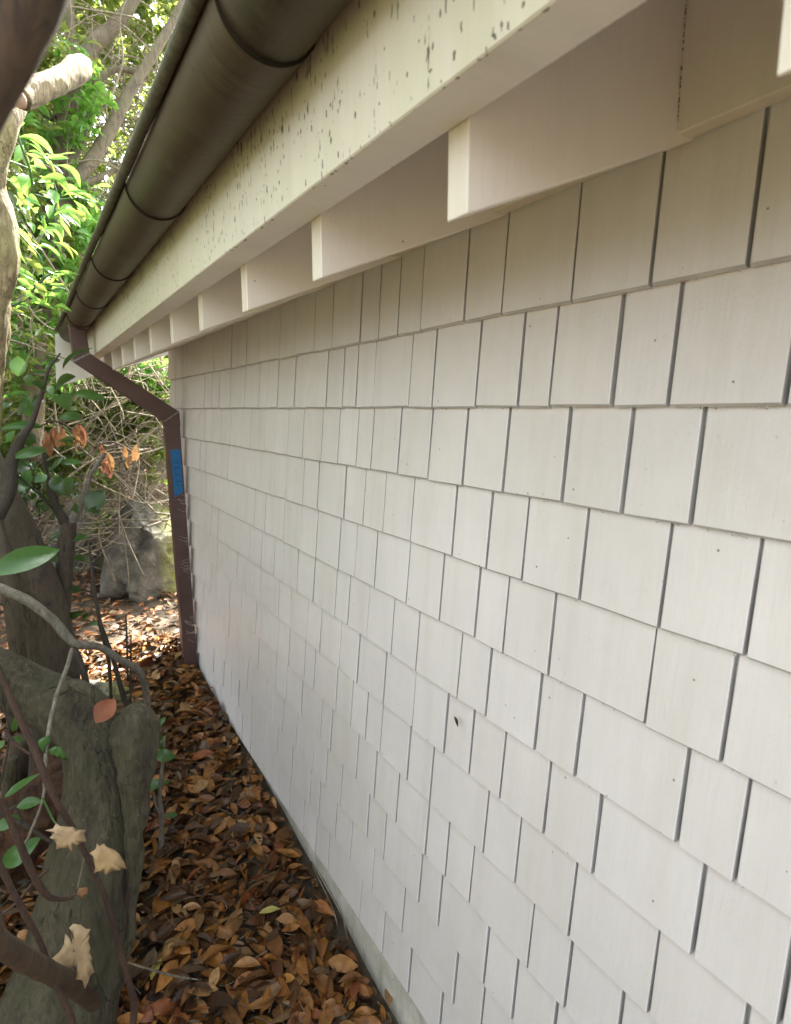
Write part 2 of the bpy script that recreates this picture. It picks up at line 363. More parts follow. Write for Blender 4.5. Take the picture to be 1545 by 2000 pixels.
# ------------------------------------------------------------------ ground
GY = [(-40, -2.1), (-3, -2.05), (1.4, -2.03), (2.1, -1.95), (2.7, -1.91), (3.95, -1.745), (5.2, -1.70), (6.0, -1.58), (7.0, -1.28), (7.8, -.92), (10, .5), (14, 2.6), (22, 5), (60, 9)]
def ground(x, y):
    z = np.interp(y, [a for a, _ in GY], [b for _, b in GY])
    z += .18*np.clip(-.35-x, 0, 3) + .10*np.clip(-3.35-x, 0, 20)
    z += .05*noise.noise(Vector((x*.9, y*.9, 3)))+.018*noise.noise(Vector((x*4, y*4, 9)))
    return EYE+float(z)
def graded(a, b, fine0, fine1, step, grow=1.35):
    xs = list(np.arange(fine0, fine1, step)); s = step; x = fine0
    while x > a: s *= grow; x -= s; xs.insert(0, max(x, a))
    s = step; x = xs[-1]
    while x < b: s *= grow; x += s; xs.append(min(x, b))
    return xs
gx = graded(-60, 60, -2.2, 1.6, .08); gy = graded(-40, 60, .8, 8.5, .08)
gv = np.array([(x, y, ground(x, y)) for y in gy for x in gx])
nx = len(gx)
gq = np.array([(j*nx+i, j*nx+i+1, (j+1)*nx+i+1, (j+1)*nx+i) for j in range(len(gy)-1) for i in range(nx-1)])
gro = np_mesh('ground', gv, gq, M['soil']); gro['kind'] = 'structure'; gro['label'] = 'dark soil path and bank between the wall and the shrubs'

# ------------------------------------------------------------------ building
WX = .88
house = thing('house', 'house with off-white painted shingle wall and open eave', 'house', (WX, 2.0, EYE-2.0))
Y0, YC = -1.6, 4.47                                     # wall runs from behind the camera to its far corner
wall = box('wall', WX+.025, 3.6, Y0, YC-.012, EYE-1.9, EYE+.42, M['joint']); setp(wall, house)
setp(box('foundation', WX+.016, 3.55, Y0, YC-.03, EYE-2.6, EYE-1.83, M['concrete']), house)
LZ = [.40, .1965, .0044, -.1813, -.3640, -.5480, -.7300, -.9130, -1.0960, -1.2790, -1.4640, -1.6480, -1.8350]
# joints of the shingles, read off the photograph: (offset, scale, [(x, y) ...])
S7 = [(40,250),(220,200),(372,180),(657,100),(975,60),(1368,20),(90,560),(262,560),(437,560),(563,560),(820,560),(1045,560),(1520,560),
      (73,850),(212,860),(376,880),(618,880),(860,960),(1145,980),(170,1100),(312,1180),(455,1200),(690,1300),(1020,1320),(1380,1380),
      (118,1380),(262,1450),(382,1400),(568,1450)]
S8 = [(555,100),(952,300),(1265,400),(22,70),(190,150),(310,180),(510,310),(675,410),(1095,670),(1330,800),(8,250),(137,350),(242,430),(367,520),(545,660),(745,810),(1157,1110),
      (80,560),(298,760),(426,870),(650,1070),(978,1360),(1520,1370),(62,780),(142,860),(241,960),(480,1210),(630,1370),(845,1490),(35,970),(113,1060),(300,1290),(420,1420),(178,1370),(118,1480)]
S4 = [(967,600),(885,680),(765,760),(687,740),(608,760),(1050,700),(120,1060),(178,1060),(215,1060),(247,1060),(280,1060),(327,1060),(450,1060),(487,1060),(530,1060),(603,1060),(654,1060),(740,1060),(810,1060),(870,1060),(942,1060),(1095,1060),
      (1050,1300),(933,1280),(870,1250),(790,1230),(715,1220),(637,1200),(570,1200),(527,1200),(475,1180),(410,1180),(370,1180),(325,1160),(283,1160),(245,1160),(215,1150),(190,1150),
      (1287,1500),(1103,1450),(985,1440),(898,1420),(815,1400),(700,1400),(637,1380),(560,1360),(515,1350),(440,1340),(405,1330),(368,1320),(313,1310),(280,1300),(240,1300),(218,1290),(193,1280)]
S5 = [(945,40),(793,60),(695,70),(583,90),(522,90),(447,110),(378,120),(335,130),(247,150)]
S6 = [(470,60),(600,120),(650,120),(740,150),(815,150),(950,190),(1047,230),(1147,230),(1280,250),(1500,330),(497,190),(553,210),(645,270),(730,300),(811,370),(925,420),(1007,450),(1107,510),(1270,580),(1437,650),
      (533,420),(597,440),(640,500),(715,560),(797,600),(907,660),(972,720),(1068,760),(1192,850),(1318,920),(1525,1050),(383,330),(430,320),(410,480),(455,530),(525,580),(622,700),(680,770),(765,800),(831,850),(930,930),(1020,990),(1150,1100),(1300,1210),(1455,1340),
      (497,640),(545,780),(577,860),(617,870),(672,870),(751,990),(799,950),(910,1140),(987,1220),(1059,1290),(1135,1350),(1273,1430),(518,950),(605,1040),(657,1040),(735,1150),(833,1300),(886,1340),(1015,1440),(557,1140),(640,1270),(710,1350)]
S3 = [(533,60),(625,130),(680,200),(757,230),(862,30),(943,240),(1023,320),(1098,390),(1193,200),(1175,470),(1317,600),(577,270),(665,380),(735,470),(862,410),(917,460),(1050,600),(1145,680),(1260,830),
      (615,330),(637,540),(712,620),(824,570),(892,650),(969,750),(1107,920),(1195,1030),(1290,1400),(642,690),(700,770),(806,750),(857,850),(940,930),(1020,1030),(1135,1190),(1325,1680),(773,890),(838,960),(903,1080),(1070,1320),(1188,1480)]
joints = [[] for _ in LZ]
for ox, oy, s, pts in ((800,500,2.0738,S7),(800,1250,2.0738,S8),(300,300,2.207,S4),(300,680,3.8625,S5),(300,900,2.575,S6),(300,1250,2.6667,S3)):
    for a, b in pts:
        d = ray(ox+a/s, oy+b/s); d = d*WX/d[0]
        for k in range(len(LZ)-1):
            if LZ[k+1]-.004 < d[2] <= LZ[k]-.004 or (k == 0 and d[2] > LZ[0]-.004 and d[2] < .45):
                joints[k].append(d[1]); break
recs = []
for k in range(len(LZ)-1):
    js = sorted(joints[k]); m_ = []
    for y in js:
        if not m_ or y-m_[-1] > .042: m_.append(y)
    ys = [YC]; y = YC
    m_ = [Y0]+m_
    allj = [YC]
    for y in reversed(m_):
        while allj[-1]-y > .30 or (y == Y0 and allj[-1]-y > .02):       # joints the photograph does not show
            step = rng.uniform(.09, .235)
            if allj[-1]-y-step < .06: break
            allj.append(allj[-1]-step)
        if allj[-1]-y > .045: allj.append(y)
    allj.sort()
    for a, b in zip(allj, allj[1:]): recs.append((k, a, b))
def shingle_data(k, a, b):
    top = LZ[k]+(.003 if k else .03); bot = LZ[k+1]
    gap = rng.uniform(.006, .0095)
    off = rng.uniform(-.0012, .0010); db = rng.uniform(-.0016, .0016); sk = rng.uniform(-.0012, .0012)
    tilt = rng.uniform(-.0012, .0012)
    x0 = WX+off; xt = WX+.0155+off*.5
    y0, y1 = a+gap/2+rng.uniform(-.001, .001), b-gap/2
    zb0, zb1 = EYE+bot+db+sk, EYE+bot+db-sk
    zt = EYE+top; l0 = rng.uniform(-.0016, .0016); l1 = rng.uniform(-.0016, .0016); ch = .0016
    cz, cx = .0042, .0046                               # worn, rounded drip edge
    v = [(x0+tilt, y0+ch, zb0+cz), (x0-tilt, y1-ch, zb1+cz), (xt+tilt, y0+ch+l0, zt), (xt-tilt, y1-ch+l1, zt),
         (x0+tilt+ch, y0, zb0+cz), (x0-tilt+ch, y1, zb1+cz), (xt+tilt+ch, y0+l0, zt), (xt-tilt+ch, y1+l1, zt),
         (WX+.0245, y0, zb0), (WX+.0245, y1, zb1), (WX+.0245, y0+l0, zt), (WX+.0245, y1+l1, zt),
         (x0+tilt+cx, y0, zb0), (x0-tilt+cx, y1, zb1)]
    f = [(0,2,3,1), (4,6,2,0), (1,3,7,5), (8,10,6,4,12), (5,7,11,9,13), (4,0,1,5,13,12), (12,13,9,8), (2,6,10,11,7,3)]
    return v, f
def sides(o):                                          # joint edges kept the old grey; drip-edge grey is dirt plus painted shadow line
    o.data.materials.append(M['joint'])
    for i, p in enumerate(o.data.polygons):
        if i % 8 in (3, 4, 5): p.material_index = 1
def area(k, a, b):
    if b < .28: return 0
    a = max(a, .3); q = []
    for y, z in ((a, LZ[k]), (b, LZ[k]), (b, LZ[k+1]), (a, LZ[k+1])):
        p = np.array([WX, y, z]); q.append((772.5+FPX*(p@rt)/(p@fw), 1000-FPX*(p@up)/(p@fw)))
    q = [(min(max(x, 0), 1545), min(max(y, 0), 2000)) for x, y in q]
    return abs(sum(q[i][0]*q[(i+1) % 4][1]-q[(i+1) % 4][0]*q[i][1] for i in range(4)))/2
recs.sort(key=lambda r: -area(*r))
for r in recs[:300]:
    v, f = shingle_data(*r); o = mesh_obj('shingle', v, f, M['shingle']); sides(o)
    o.parent = wall; o.matrix_parent_inverse = Matrix.Translation(house.location).inverted() @ Matrix.Translation(house.location)
bv, bf = [], []
for r in recs[300:]:
    v, f = shingle_data(*r); n0 = len(bv); bv += v; bf += [tuple(i+n0 for i in q) for q in f]
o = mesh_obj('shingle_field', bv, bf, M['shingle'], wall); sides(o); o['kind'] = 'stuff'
print('shingles', len(recs), 'smallest single', area(*recs[min(299, len(recs)-1)]))
# eave: rafters, blocking, fascia, roof
SL = .40
def rz(x): return EYE+.228+SL*(x-.468)                   # underside of the rafters
YE = 4.88
for k in range(-5, 10):
    y = .6006+.4115*k+rng.uniform(-.003, .003)+(.028 if k == -1 else 0)
    setp(prism_xz('rafter', [(.468, rz(.468)), (1.4, rz(1.4)), (1.4, rz(1.4)+.360), (.468, rz(.468)+.360)], y, y+.040, M['trim'], None, .0015), house)
    y2 = y+.4115
    if y2 < 4.4: setp(box('blocking', .852, .885, y+.0415, y2-.0015, EYE+.398, EYE+.66, M['trim'], None, .002), house)
setp(box('blocking', .852, .885, .6006+.4115*9+.0415, 4.46, EYE+.398, EYE+.66, M['trim'], None, .002), house)
fas = prism_xz('fascia', [(.400, EYE+.330), (.4665, EYE+.330), (.4665, EYE+.580), (.400, EYE+.555)], Y0, 4.10, M['fascia'], None, .002); setp(fas, house)
setp(prism_xz('fascia', [(.401, EYE+.331), (.4665, EYE+.331), (.4665, EYE+.580), (.401, EYE+.555)], 4.103, YE, M['fascia'], None, .002), house)
dk = prism_xz('roof_deck', [(.36, rz(.36)+.362), (3.0, rz(3.0)+.362), (3.0, rz(3.0)+.385), (.36, rz(.36)+.385)], Y0, YE+.06, M['trim']); setp(dk, house)
setp(prism_xz('roof_cover', [(.345, rz(.345)+.387), (3.0, rz(3.0)+.387), (3.0, rz(3.0)+.40), (.345, rz(.345)+.40)], Y0, YE+.07, M['roof']), house)
bz = lambda x: EYE+.158+.33*(x-.215)
setp(prism_xz('barge_board', [(.215, bz(.215)), (2.6, bz(2.6)), (2.6, rz(2.6)+.360), (.46, rz(.46)+.360), (.235, EYE+.512)], 4.90, 4.94, M['barge'], None, .003), house)

V, Fq = [], []
for _ in range(60):                                        # black mould along the caulked corner of the near bay
    z = EYE+.41+.24*rng.random()**.9; h_ = rng.uniform(.0008, .0045); w_ = rng.uniform(.0002, .0007); x = .8512-rng.random()*.0012
    v, f = box_data(x-w_*.6, x+w_*.6, .5992, .6008, z, z+h_*.7); n0 = len(V); V += v; Fq += [tuple(i+n0 for i in q) for q in f]
o = setp(mesh_obj('mould_line', V, Fq, M['mould']), house); o['kind'] = 'stuff'

# gutter
gut = thing('gutter', 'weathered half-round metal gutter hanging along the white fascia', 'gutter', (.327, 2.0, EYE+.46))
gxc, gzc, gr = .327, EYE+.534, .0725
def gutter_section(y0, y1, r0, r1):
    V, Fq = [], []; n = 26; ys = [y0, y0+.004, (y0+y1)/2, y1]; rr = [r0, r0, (r0+r1)/2, r1]
    prof = [math.pi+math.pi*i/n for i in range(n+1)]
    for y, r in zip(ys, rr):
        for a in prof: V.append((gxc+r*math.cos(a), y, gzc+r*math.sin(a)))
        for a in reversed(prof): V.append((gxc+(r-.002)*math.cos(a), y, gzc+(r-.002)*math.sin(a)))
    m_ = 2*(n+1)
    for j in range(3):
        for i in range(m_): Fq.append((j*m_+i, (j+1)*m_+i, (j+1)*m_+(i+1) % m_, j*m_+(i+1) % m_))
    Fq += [tuple(range(m_)), tuple(range(4*m_-1, 3*m_-1, -1))]
    return V, Fq
gys = [-1.6, -.75, .05, .86, 1.653, 2.487, 3.213, 3.955, 4.875]
for i, (a, b) in enumerate(zip(gys, gys[1:])):
    V, Fq = gutter_section(a, b, gr+.0005, gr-.0025)
    o = mesh_obj('trough', V, Fq, M['gutter'], None, True); setp(o, gut)
    if i:
        n = 30; V, Fq = [], []                              # dark seam where one length overlaps the next
        for y, r in ((a-.0045, gr-.0030), (a-.0042, gr+.0010), (a+.0008, gr+.0010), (a+.001, gr-.0005)):
            for j in range(n+1):
                t = math.pi+(math.pi-.22)*j/n; V.append((gxc+r*math.cos(t), y, gzc+r*math.sin(t)))
        for q in range(3):
            for j in range(n): Fq.append((q*(n+1)+j, q*(n+1)+j+1, (q+1)*(n+1)+j+1, (q+1)*(n+1)+j))
        o = mesh_obj('seam', V, Fq, M['ring'], None, True); setp(o, gut)
V, Fq = tube_data([(gxc-gr-.0095, y, gzc+.004+.002*math.sin(y*3)) for y in np.linspace(-1.6, 4.885, 60)], [.0112]*60, 12, .10, 3, 20)
o = mesh_obj('lip', V, Fq, M['lip'], None, True); setp(o, gut)
o = mesh_obj('end_cap', [(gxc, 4.8765, gzc)]+[(gxc+gr*math.cos(math.pi+math.pi*j/20), 4.8765, gzc+gr*math.sin(math.pi+math.pi*j/20)) for j in range(21)], [(0, j+1, j+2) for j in range(20)], M['grey']); setp(o, gut)

# downspout
ds = thing('downspout', 'square brown metal downspout kinked from the gutter to the wall corner', 'downspout', (.83, 4.08, EYE-1.75))
ya, yb = 4.05, 4.125
A1, A2 = (.278, .278), (.366, .328)                         # upper elbow, left and right
B1, B2 = (.760, -.075), (.852, -.012)                       # lower elbow
G1, G2 = (.790, -1.80), (.876, -1.80)
E_ = lambda p: (p[0], EYE+p[1])
setp(prism_xz('outlet', [E_((.268, .49)), E_((.352, .49)), E_(A2), E_(A1)], ya, yb, M['spout'], None, .003), ds)
setp(prism_xz('offset_pipe', [E_((A1[0]+.002, A1[1]-.002)), E_((A2[0]+.002, A2[1]-.002)), E_((B2[0]-.002, B2[1]+.002)), E_((B1[0]-.002, B1[1]+.002))], ya, yb, M['spout'], None, .003), ds)
setp(prism_xz('collar', [E_((B1[0]-.0025, B1[1]-.001)), E_((B2[0]+.0025, B2[1]-.001)), E_((B2[0]+.0055, -.105)), E_((B1[0]+.001, -.105))], ya-.0025, yb+.0025, M['spout'], None, .002), ds)
setp(prism_xz('pipe', [E_((.762, -.10)), E_((.854, -.10)), E_(G2), E_(G1)], ya, yb, M['spout'], None, .003), ds)
for p, q in ((A1, A2), (B1, B2)):
    d = np.array(q)-np.array(p); nrm = np.array([-d[1], d[0]])/np.linalg.norm(d)*.0045
    poly = [tuple(np.array(p)+nrm), tuple(np.array(q)+nrm), tuple(np.array(q)-nrm), tuple(np.array(p)-nrm)]
    setp(prism_xz('solder_joint', [E_(x) for x in poly], ya-.0035, yb+.003, M['solder'], None, .001), ds)
for z in (-.62, -1.52):                                     # straps round the pipe
    fr = (z+.1)/-1.7; xl = .762+(.790-.762)*fr; xr = .854+(.876-.854)*fr
    setp(prism_xz('strap', [E_((xl-.002, z)), E_((xr+.002, z)), E_((xr+.002, z-.022)), E_((xl-.002, z-.022))], ya-.002, yb+.002, M['spout'], None, .001), ds)
# tape with a scribbled note
tp = [(.785, -.256), (.847, -.254), (.8475, -.535), (.830, -.545), (.822, -.552), (.806, -.556), (.793, -.567)]
tape = prism_xz('masking_tape', [E_(p) for p in tp], ya-.0016, ya-.0004, M['tape'])
tag(tape, 'strip of blue masking tape with a scribbled note on the downspout', 'tape')
wv = []
for z0, pts in ((-.335, [(0,0),(.010,-.004),(.018,.004),(.026,-.002)]), (-.372, [(0,.002),(.008,-.006),(.012,.004),(.02,-.004),(.027,.003)]),
                (-.420, [(0,0),(.006,.008),(.012,-.004),(.02,.005),(.028,0)]), (-.462, [(.002,-.004),(.01,.005),(.018,-.005),(.025,.004)]), (-.490, [(.004,0),(.014,.006),(.024,-.002)])):
    wv.append([(.805+a, ya-.0022, EYE+z0+b) for a, b in pts])
V, Fq = [], []
for p in wv:
    v, f = tube_data(catmull(p, 4), [.0013]*(4*(len(p)-1)+1), 4); n0 = len(V); V += list(v); Fq += [tuple(i+n0 for i in q) for q in f]
hw = mesh_obj('handwriting', V, Fq, M['ink'], tape)

# water beads hanging from the butts of the near shingles
V, Fq = [], []
dv = [(0,0,-1),(.8,0,-.5),(.4,.7,-.5),(-.4,.7,-.5),(-.8,0,-.5),(-.4,-.7,-.5),(.4,-.7,-.5),(.75,0,.3),(.37,.65,.3),(-.37,.65,.3),(-.75,0,.3),(-.37,-.65,.3),(.37,-.65,.3),(0,0,.9)]
df = [(0,i%6+1,(i-1)%6+1) for i in range(1,7)]+[((i-1)%6+1,i%6+1,i%6+7,(i-1)%6+7) for i in range(1,7)]+[(13,(i-1)%6+7,i%6+7) for i in range(1,7)]
for _ in range(190):
    if rng.random() < .55:
        k = rng.choice([1,2,2,3,3,4,5,6]); y = rng.uniform(.36, 1.35); s = rng.uniform(.0012, .0030); c = (WX+.004, y, EYE+LZ[k]-s*.35)
    else:
        k = rng.choice([1,2,2,3,4]); y = rng.uniform(.36, .95); z = rng.uniform(LZ[k+1]+.01, LZ[k]-.02); s = rng.uniform(.0007, .0019)
        c = (WX+.0155*(z-LZ[k+1])/(LZ[k]-LZ[k+1])-.0002, y, EYE+z)
    n0 = len(V); V += [(c[0]+s*a, c[1]+s*b, c[2]+s*1.25*d) for a, b, d in dv]; Fq += [tuple(i+n0 for i in q) for q in df]
o = mesh_obj('water_beads', V, Fq, M['water'], None, True); tag(o, 'small water drops clinging to the near shingles', 'water drops', None, 'stuff')

# ------------------------------------------------------------------ leaves
def leaf_template(rows, fold=.10, curl=.18, wid=.5, pw=1.0, twist=0.0, wav=0.0, seed=0):
    """leaf along +Y of length 1, width 1, midrib folded; returns verts, quads"""
    r_ = random.Random(seed); V = []
    for i in range(rows+1):
        t = i/rows; w_ = max(.02, math.sin(math.pi*t**pw)**.85)*wid
        z = -curl*4*(t-.45)**2*.5; a = twist*t
        for s in (-1, 0, 1):
            x = s*w_; zz = z+abs(s)*fold*w_*2+(r_.uniform(-wav, wav) if s else 0)
            V.append((x*math.cos(a)-zz*math.sin(a)*.5, t, zz*math.cos(a)+x*math.sin(a)))
    Fq = [(i*3+j, i*3+j+1, (i+1)*3+j+1, (i+1)*3+j) for i in range(rows) for j in range(2)]
    return np.array(V), np.array(Fq)
def leaf_cloud(name, pos, dirs, nrm, length, width, tmpl, matl, parent=None):
    """many leaves as one mesh. arrays: pos, dirs, nrm (n,3); length, width (n,)"""
    V, Fq = tmpl; n = len(pos)
    d = dirs/np.linalg.norm(dirs, axis=1)[:, None]
    x = np.cross(d, nrm); x /= np.linalg.norm(x, axis=1)[:, None]+1e-9; z = np.cross(x, d)
    P = pos[:, None, :]+x[:, None, :]*(V[None, :, 0, None]*width[:, None, None])+d[:, None, :]*(V[None, :, 1, None]*length[:, None, None])+z[:, None, :]*(V[None, :, 2, None]*length[:, None, None])
    q = (Fq[None]+(np.arange(n)*len(V))[:, None, None]).reshape(-1, 4)
    o = np_mesh(name, P.reshape(-1, 3), q, matl)
    if parent is not None: setp(o, parent)
    return o
LM = {}
def leaf_mesh(key, tmpl, matl):
    k = (key, matl.name)
    if k not in LM:
        me = bpy.data.meshes.new('leaf'); me.from_pydata([tuple(v) for v in tmpl[0]], [], [tuple(int(i) for i in f) for f in tmpl[1]])
        me.polygons.foreach_set('use_smooth', [True]*len(me.polygons)); me.materials.append(matl); me.update(); LM[k] = me
    return LM[k]
def basis(p, d, nrm, L_, W_):
    d = Vector(d).normalized(); x = d.cross(Vector(nrm)).normalized(); z = x.cross(d)
    return Matrix(((x.x*W_, d.x*L_, z.x*L_, p[0]), (x.y*W_, d.y*L_, z.y*L_, p[1]), (x.z*W_, d.z*L_, z.z*L_, p[2]), (0, 0, 0, 1)))
T_G = [leaf_template(7, f, c, .5, p, tw, .01, i) for i, (f, c, p, tw) in enumerate([(.10, .22, 1.0, .2), (.16, .35, .95, -.3), (.05, .15, 1.05, .4), (.12, .5, .9, 0)])]
T_B = [leaf_template(5, f, c, .5, p, tw, .02, i+9) for i, (f, c, p, tw) in enumerate([(.05, .14, 1.0, .25), (.10, -.12, .92, -.4), (.03, .30, 1.1, .5), (.22, .10, 1.0, .1), (-.08, .22, .95, -.3)])]
T_S = leaf_template(4, .14, .3, .5, 1.0, .2)
def placed_leaf(parent, name, B, T, wm, matl, tilt=.5, key=None, face=.35):
    """one leaf object from place B to place T"""
    d = T-B; L_ = d.length; mid = (B+T)/2
    toc = (Vector((0, 0, EYE))-mid).normalized()
    nrm = (toc*rng.uniform(face, face+.65)+Vector((rng.uniform(-tilt, tilt), rng.uniform(-tilt, tilt), rng.uniform(.1, .9)))).normalized()
    i = rng.randrange(4) if key is None else key
    o = bpy.data.objects.new(name, leaf_mesh(('g', i), T_G[i], matl)); COL.objects.link(o)
    o.matrix_world = basis(B, d, nrm, L_, wm)
    if parent is not None:
        o.parent = parent; o.matrix_parent_inverse = Matrix.Translation(parent.location).inverted()
    return o
def leaves_px(parent, lst, ox, oy, s, Y, matl, spread=.12, wk=1.0, name='leaf', face=.9):
    for a, b, c, d, w_ in lst:
        y1 = Y+rng.uniform(-spread, spread); y2 = y1+rng.uniform(-spread, spread)*.7
        p0, p1 = Q(ox+a/s, oy+b/s, y1), Q(ox+c/s, oy+d/s, y2)
        wm = 2*rad(ox+a/s, oy+b/s, y1, w_/s)*wk
        m_ = matl if not isinstance(matl, list) else rng.choice(matl)
        placed_leaf(parent, name, p0, p1, wm, m_, .4, None, face)

# fallen leaves: the nearest ones singly, the rest as litter
def litter_pts(n, y0, y1, x0, x1, bias=1.0):
    out = []
    while len(out) < n:
        y = y0+(y1-y0)*rng.random()**bias; x = rng.uniform(x0, x1)
        if x > WX+.0 and y < YC+.03: continue
        out.append((x, y))
    return out
cand = litter_pts(300, 1.25, 2.75, -.05, .875, 1.15)
cand.sort(key=lambda p: p[1])
for x, y in cand:
    x = min(x, WX-.03)
    z = ground(x, y)+rng.uniform(.035, .06)
    a = rng.uniform(0, 2*math.pi); d = Vector((math.cos(a), math.sin(a), rng.uniform(-.25, .25)))
    nrm = Vector((rng.uniform(-.8, .8), rng.uniform(-.8, .8), 1))
    L_ = rng.choice([rng.uniform(.055, .09), rng.uniform(.08, .14)]); i = rng.randrange(5)
    if x+d.x*L_ > WX-.005: d.x = -abs(d.x)
    o = bpy.data.objects.new('fallen_leaf', leaf_mesh(('b', i), T_B[i], M['litter'])); COL.objects.link(o); o.parent = gro
    o.matrix_world = basis((x, y, z), d, nrm, L_, L_*rng.uniform(.27, .38))
for p, m_ in (((505, 1782), 'yellow_leaf'), ((295, 1912), 'yellow_leaf'), ((760, 1965), 'litter_pale'), ((690, 1955), 'red_leaf')):
    d = ray(*p); y = 2.0
    for _ in range(12): q = Q(p[0], p[1], y); y *= (EYE-ground(q.x, y)-.06)/(EYE-q.z)
    o = bpy.data.objects.new('fallen_leaf', leaf_mesh(('b', 0), T_B[0], M[m_])); COL.objects.link(o); o.parent = gro
    o.matrix_world = basis(q, (.5, .8 if p[0] != 505 else -.2, .05), (-.1, -.2, 1), .085, .034)
def litter(name, n, y0, y1, x0, x1, matl, lmin, lmax, lift, label, tilt=.45, bias=1.0):
    pts = litter_pts(n, y0, y1, x0, x1, bias)
    parts = []
    pos = np.array([(x, y, ground(x, y)+rng.uniform(0, lift)) for x, y in pts])
    a = nr.uniform(0, 2*math.pi, n); d = np.stack([np.cos(a), np.sin(a), nr.uniform(-.3, .3, n)], 1)
    L_ = nr.uniform(lmin, lmax, n)
    over = (pos[:, 0]+d[:, 0]*L_ > WX-.004) & (pos[:, 1] < YC+.05); d[over, 0] = -np.abs(d[over, 0])
    nm = np.stack([nr.uniform(-tilt, tilt, n), nr.uniform(-tilt, tilt, n), np.ones(n)], 1)
    ch = np.array_split(np.arange(n), 5); Vs, Fs, off = [], [], 0
    obs = [leaf_cloud(name, pos[c], d[c], nm[c], L_[c], L_[c]*nr.uniform(.28, .45, len(c)), T_B[i], matl) for i, c in enumerate(ch)]
    with bpy.context.temp_override(active_object=obs[0], selected_editable_objects=obs, object=obs[0], selected_objects=obs): bpy.ops.object.join()
    return tag(obs[0], label, 'leaf litter', None, 'stuff')
litter('leaf_litter', 9000, 1.0, 4.6, -1.4, .872, M['litter'], .05, .13, .045, 'wet brown fallen leaves covering the path along the wall', .8)
litter('leaf_scraps', 5000, 1.0, 4.6, -1.0, .872, M['litter'], .012, .045, .05, 'broken scraps of brown leaves among the litter on the path', .9)
litter('leaf_litter', 2500, -2.5, 4.6, -4.2, -1.3, M['litter'], .07, .14, .05, 'brown fallen leaves under the shrubs left of the path')
litter('leaf_litter', 2500, -2.5, 1.1, -1.4, .872, M['litter'], .06, .13, .045, 'brown fallen leaves on the path at the near end of the wall')
litter('leaf_litter', 6500, 4.5, 9.0, -1.8, 2.6, M['litter_pale'], .05, .11, .05, 'dry orange fallen leaves on the bank behind the downspout')

def ground_twig(x, y):
    a = rng.uniform(0, math.pi); L_ = rng.uniform(.04, .16); d = Vector((math.cos(a), math.sin(a), 0))*L_; z = ground(x, y)+.045
    if x+abs(d.x) > WX-.01: x -= .1
    p = Vector((x, y, z)); c = Vector((rng.gauss(0, .008), rng.gauss(0, .008), rng.uniform(0, .012)))
    return [tuple(p-d*.5), tuple(p-d*.15+c), tuple(p+d*.2+c), tuple(p+d*.5+Vector((0, 0, rng.uniform(-.01, .02))))], rng.uniform(.0010, .0026), .0008

# ------------------------------------------------------------------ foreground wood
def tree_thing(name, label, cat, px, py, Y, group=None):
    q = Q(px, py, Y); return thing(name, label, cat, (q.x, q.y, ground(q.x, q.y)), group)
gn = tree_thing('gnarled_trunk', 'thick greenish-grey tree trunk bent sharply to the left beside the path', 'tree trunk', 120, 1990, 1.9)
limb('trunk', [(80,2140,1.86,262),(112,1990,1.88,220),(152,1850,1.90,184),(172,1700,1.92,160),(184,1600,1.95,134),(188,1510,1.98,112),(176,1440,2.02,112),(142,1396,2.06,110),(95,1370,2.1,104),(50,1348,2.13,98),(0,1322,2.16,94),(-90,1285,2.22,92),(-260,1240,2.3,90),('w',-1.3,2.4,EYE-.35,.075),('w',-1.8,2.2,EYE+.35,.060),('w',-2.3,2.0,EYE+1.2,.042),('w',-2.7,1.9,EYE+2.0,.016)], M['bark_grey'], gn, 80, 26, .07, 2, 5, .011)
stub = limb('broken_limb', [(252,1380,1.86,22),(259,1394,1.855,66),(265,1428,1.85,90),(267,1465,1.84,84),(268,1505,1.83,66),(266,1555,1.83,46),(262,1620,1.83,34),(262,1700,1.83,28),(256,1780,1.83,18),(245,1880,1.83,8)], M['bark_grey'], gn, 48, 20, .24, 5, 11, .014)
limb('bark_strip', [(243,1500,1.83,12),(250,1580,1.83,16),(256,1660,1.83,18),(254,1740,1.83,16),(246,1840,1.83,10)], M['rot_dark'], gn, 14, 10, .5, 8, 16, .006)
limb('root_loop', [(118,1352,1.98,14),(140,1338,1.95,22),(172,1346,1.93,25),(198,1368,1.92,24),(214,1398,1.91,18)], M['bark_grey'], gn, 12, 6, .15, 9, 12)
lf = placed_leaf(None, 'rust_leaf', Q(186, 1412, 1.80), Q(224, 1363, 1.83), .062, M['red_leaf'], .1, 0)
tag(lf, 'curled rust-red leaf caught in the crook of the gnarled trunk', 'leaf')
lt = tree_thing('leaning_trunk', 'smooth brown trunk leaning left behind the gnarled trunk', 'tree trunk', 118, 1480, 2.9)
limb('trunk', [(120,1640,2.9,104),(112,1480,2.9,98),(106,1340,2.9,92),(94,1240,2.92,88),(66,1140,2.95,84),(30,1050,3.0,82),(-12,960,3.05,78),(-60,850,3.1,76),(-110,700,3.2,70),('w',-.75,3.4,EYE+.9,.075),('w',-1.05,3.45,EYE+1.6,.05),('w',-1.3,3.4,EYE+2.3,.018)], M['bark_brown'], lt, 40, 14, .06, 3, 5, .006)
sideb = [([(30,1420,2.7,30),(36,1300,2.7,33),(26,1200,2.72,30),(10,1100,2.75,28),(-10,1000,2.8,24)], 'straight dark stem at the left edge before the leaning trunk'),
         ([(75,1400,3.1,24),(62,1280,3.1,26),(40,1180,3.12,24),(24,1080,3.15,20),(14,950,3.2,18)], 'slim brown stem pressed against the leaning trunk'),
         ([(20,1480,2.4,26),(18,1560,2.4,26),(14,1640,2.4,28)], 'short olive stem below the bent limb'),
         ([(38,1440,2.5,34),(34,1540,2.5,36),(28,1650,2.5,40)], 'thick brown stem in the gloom below the bent limb')]
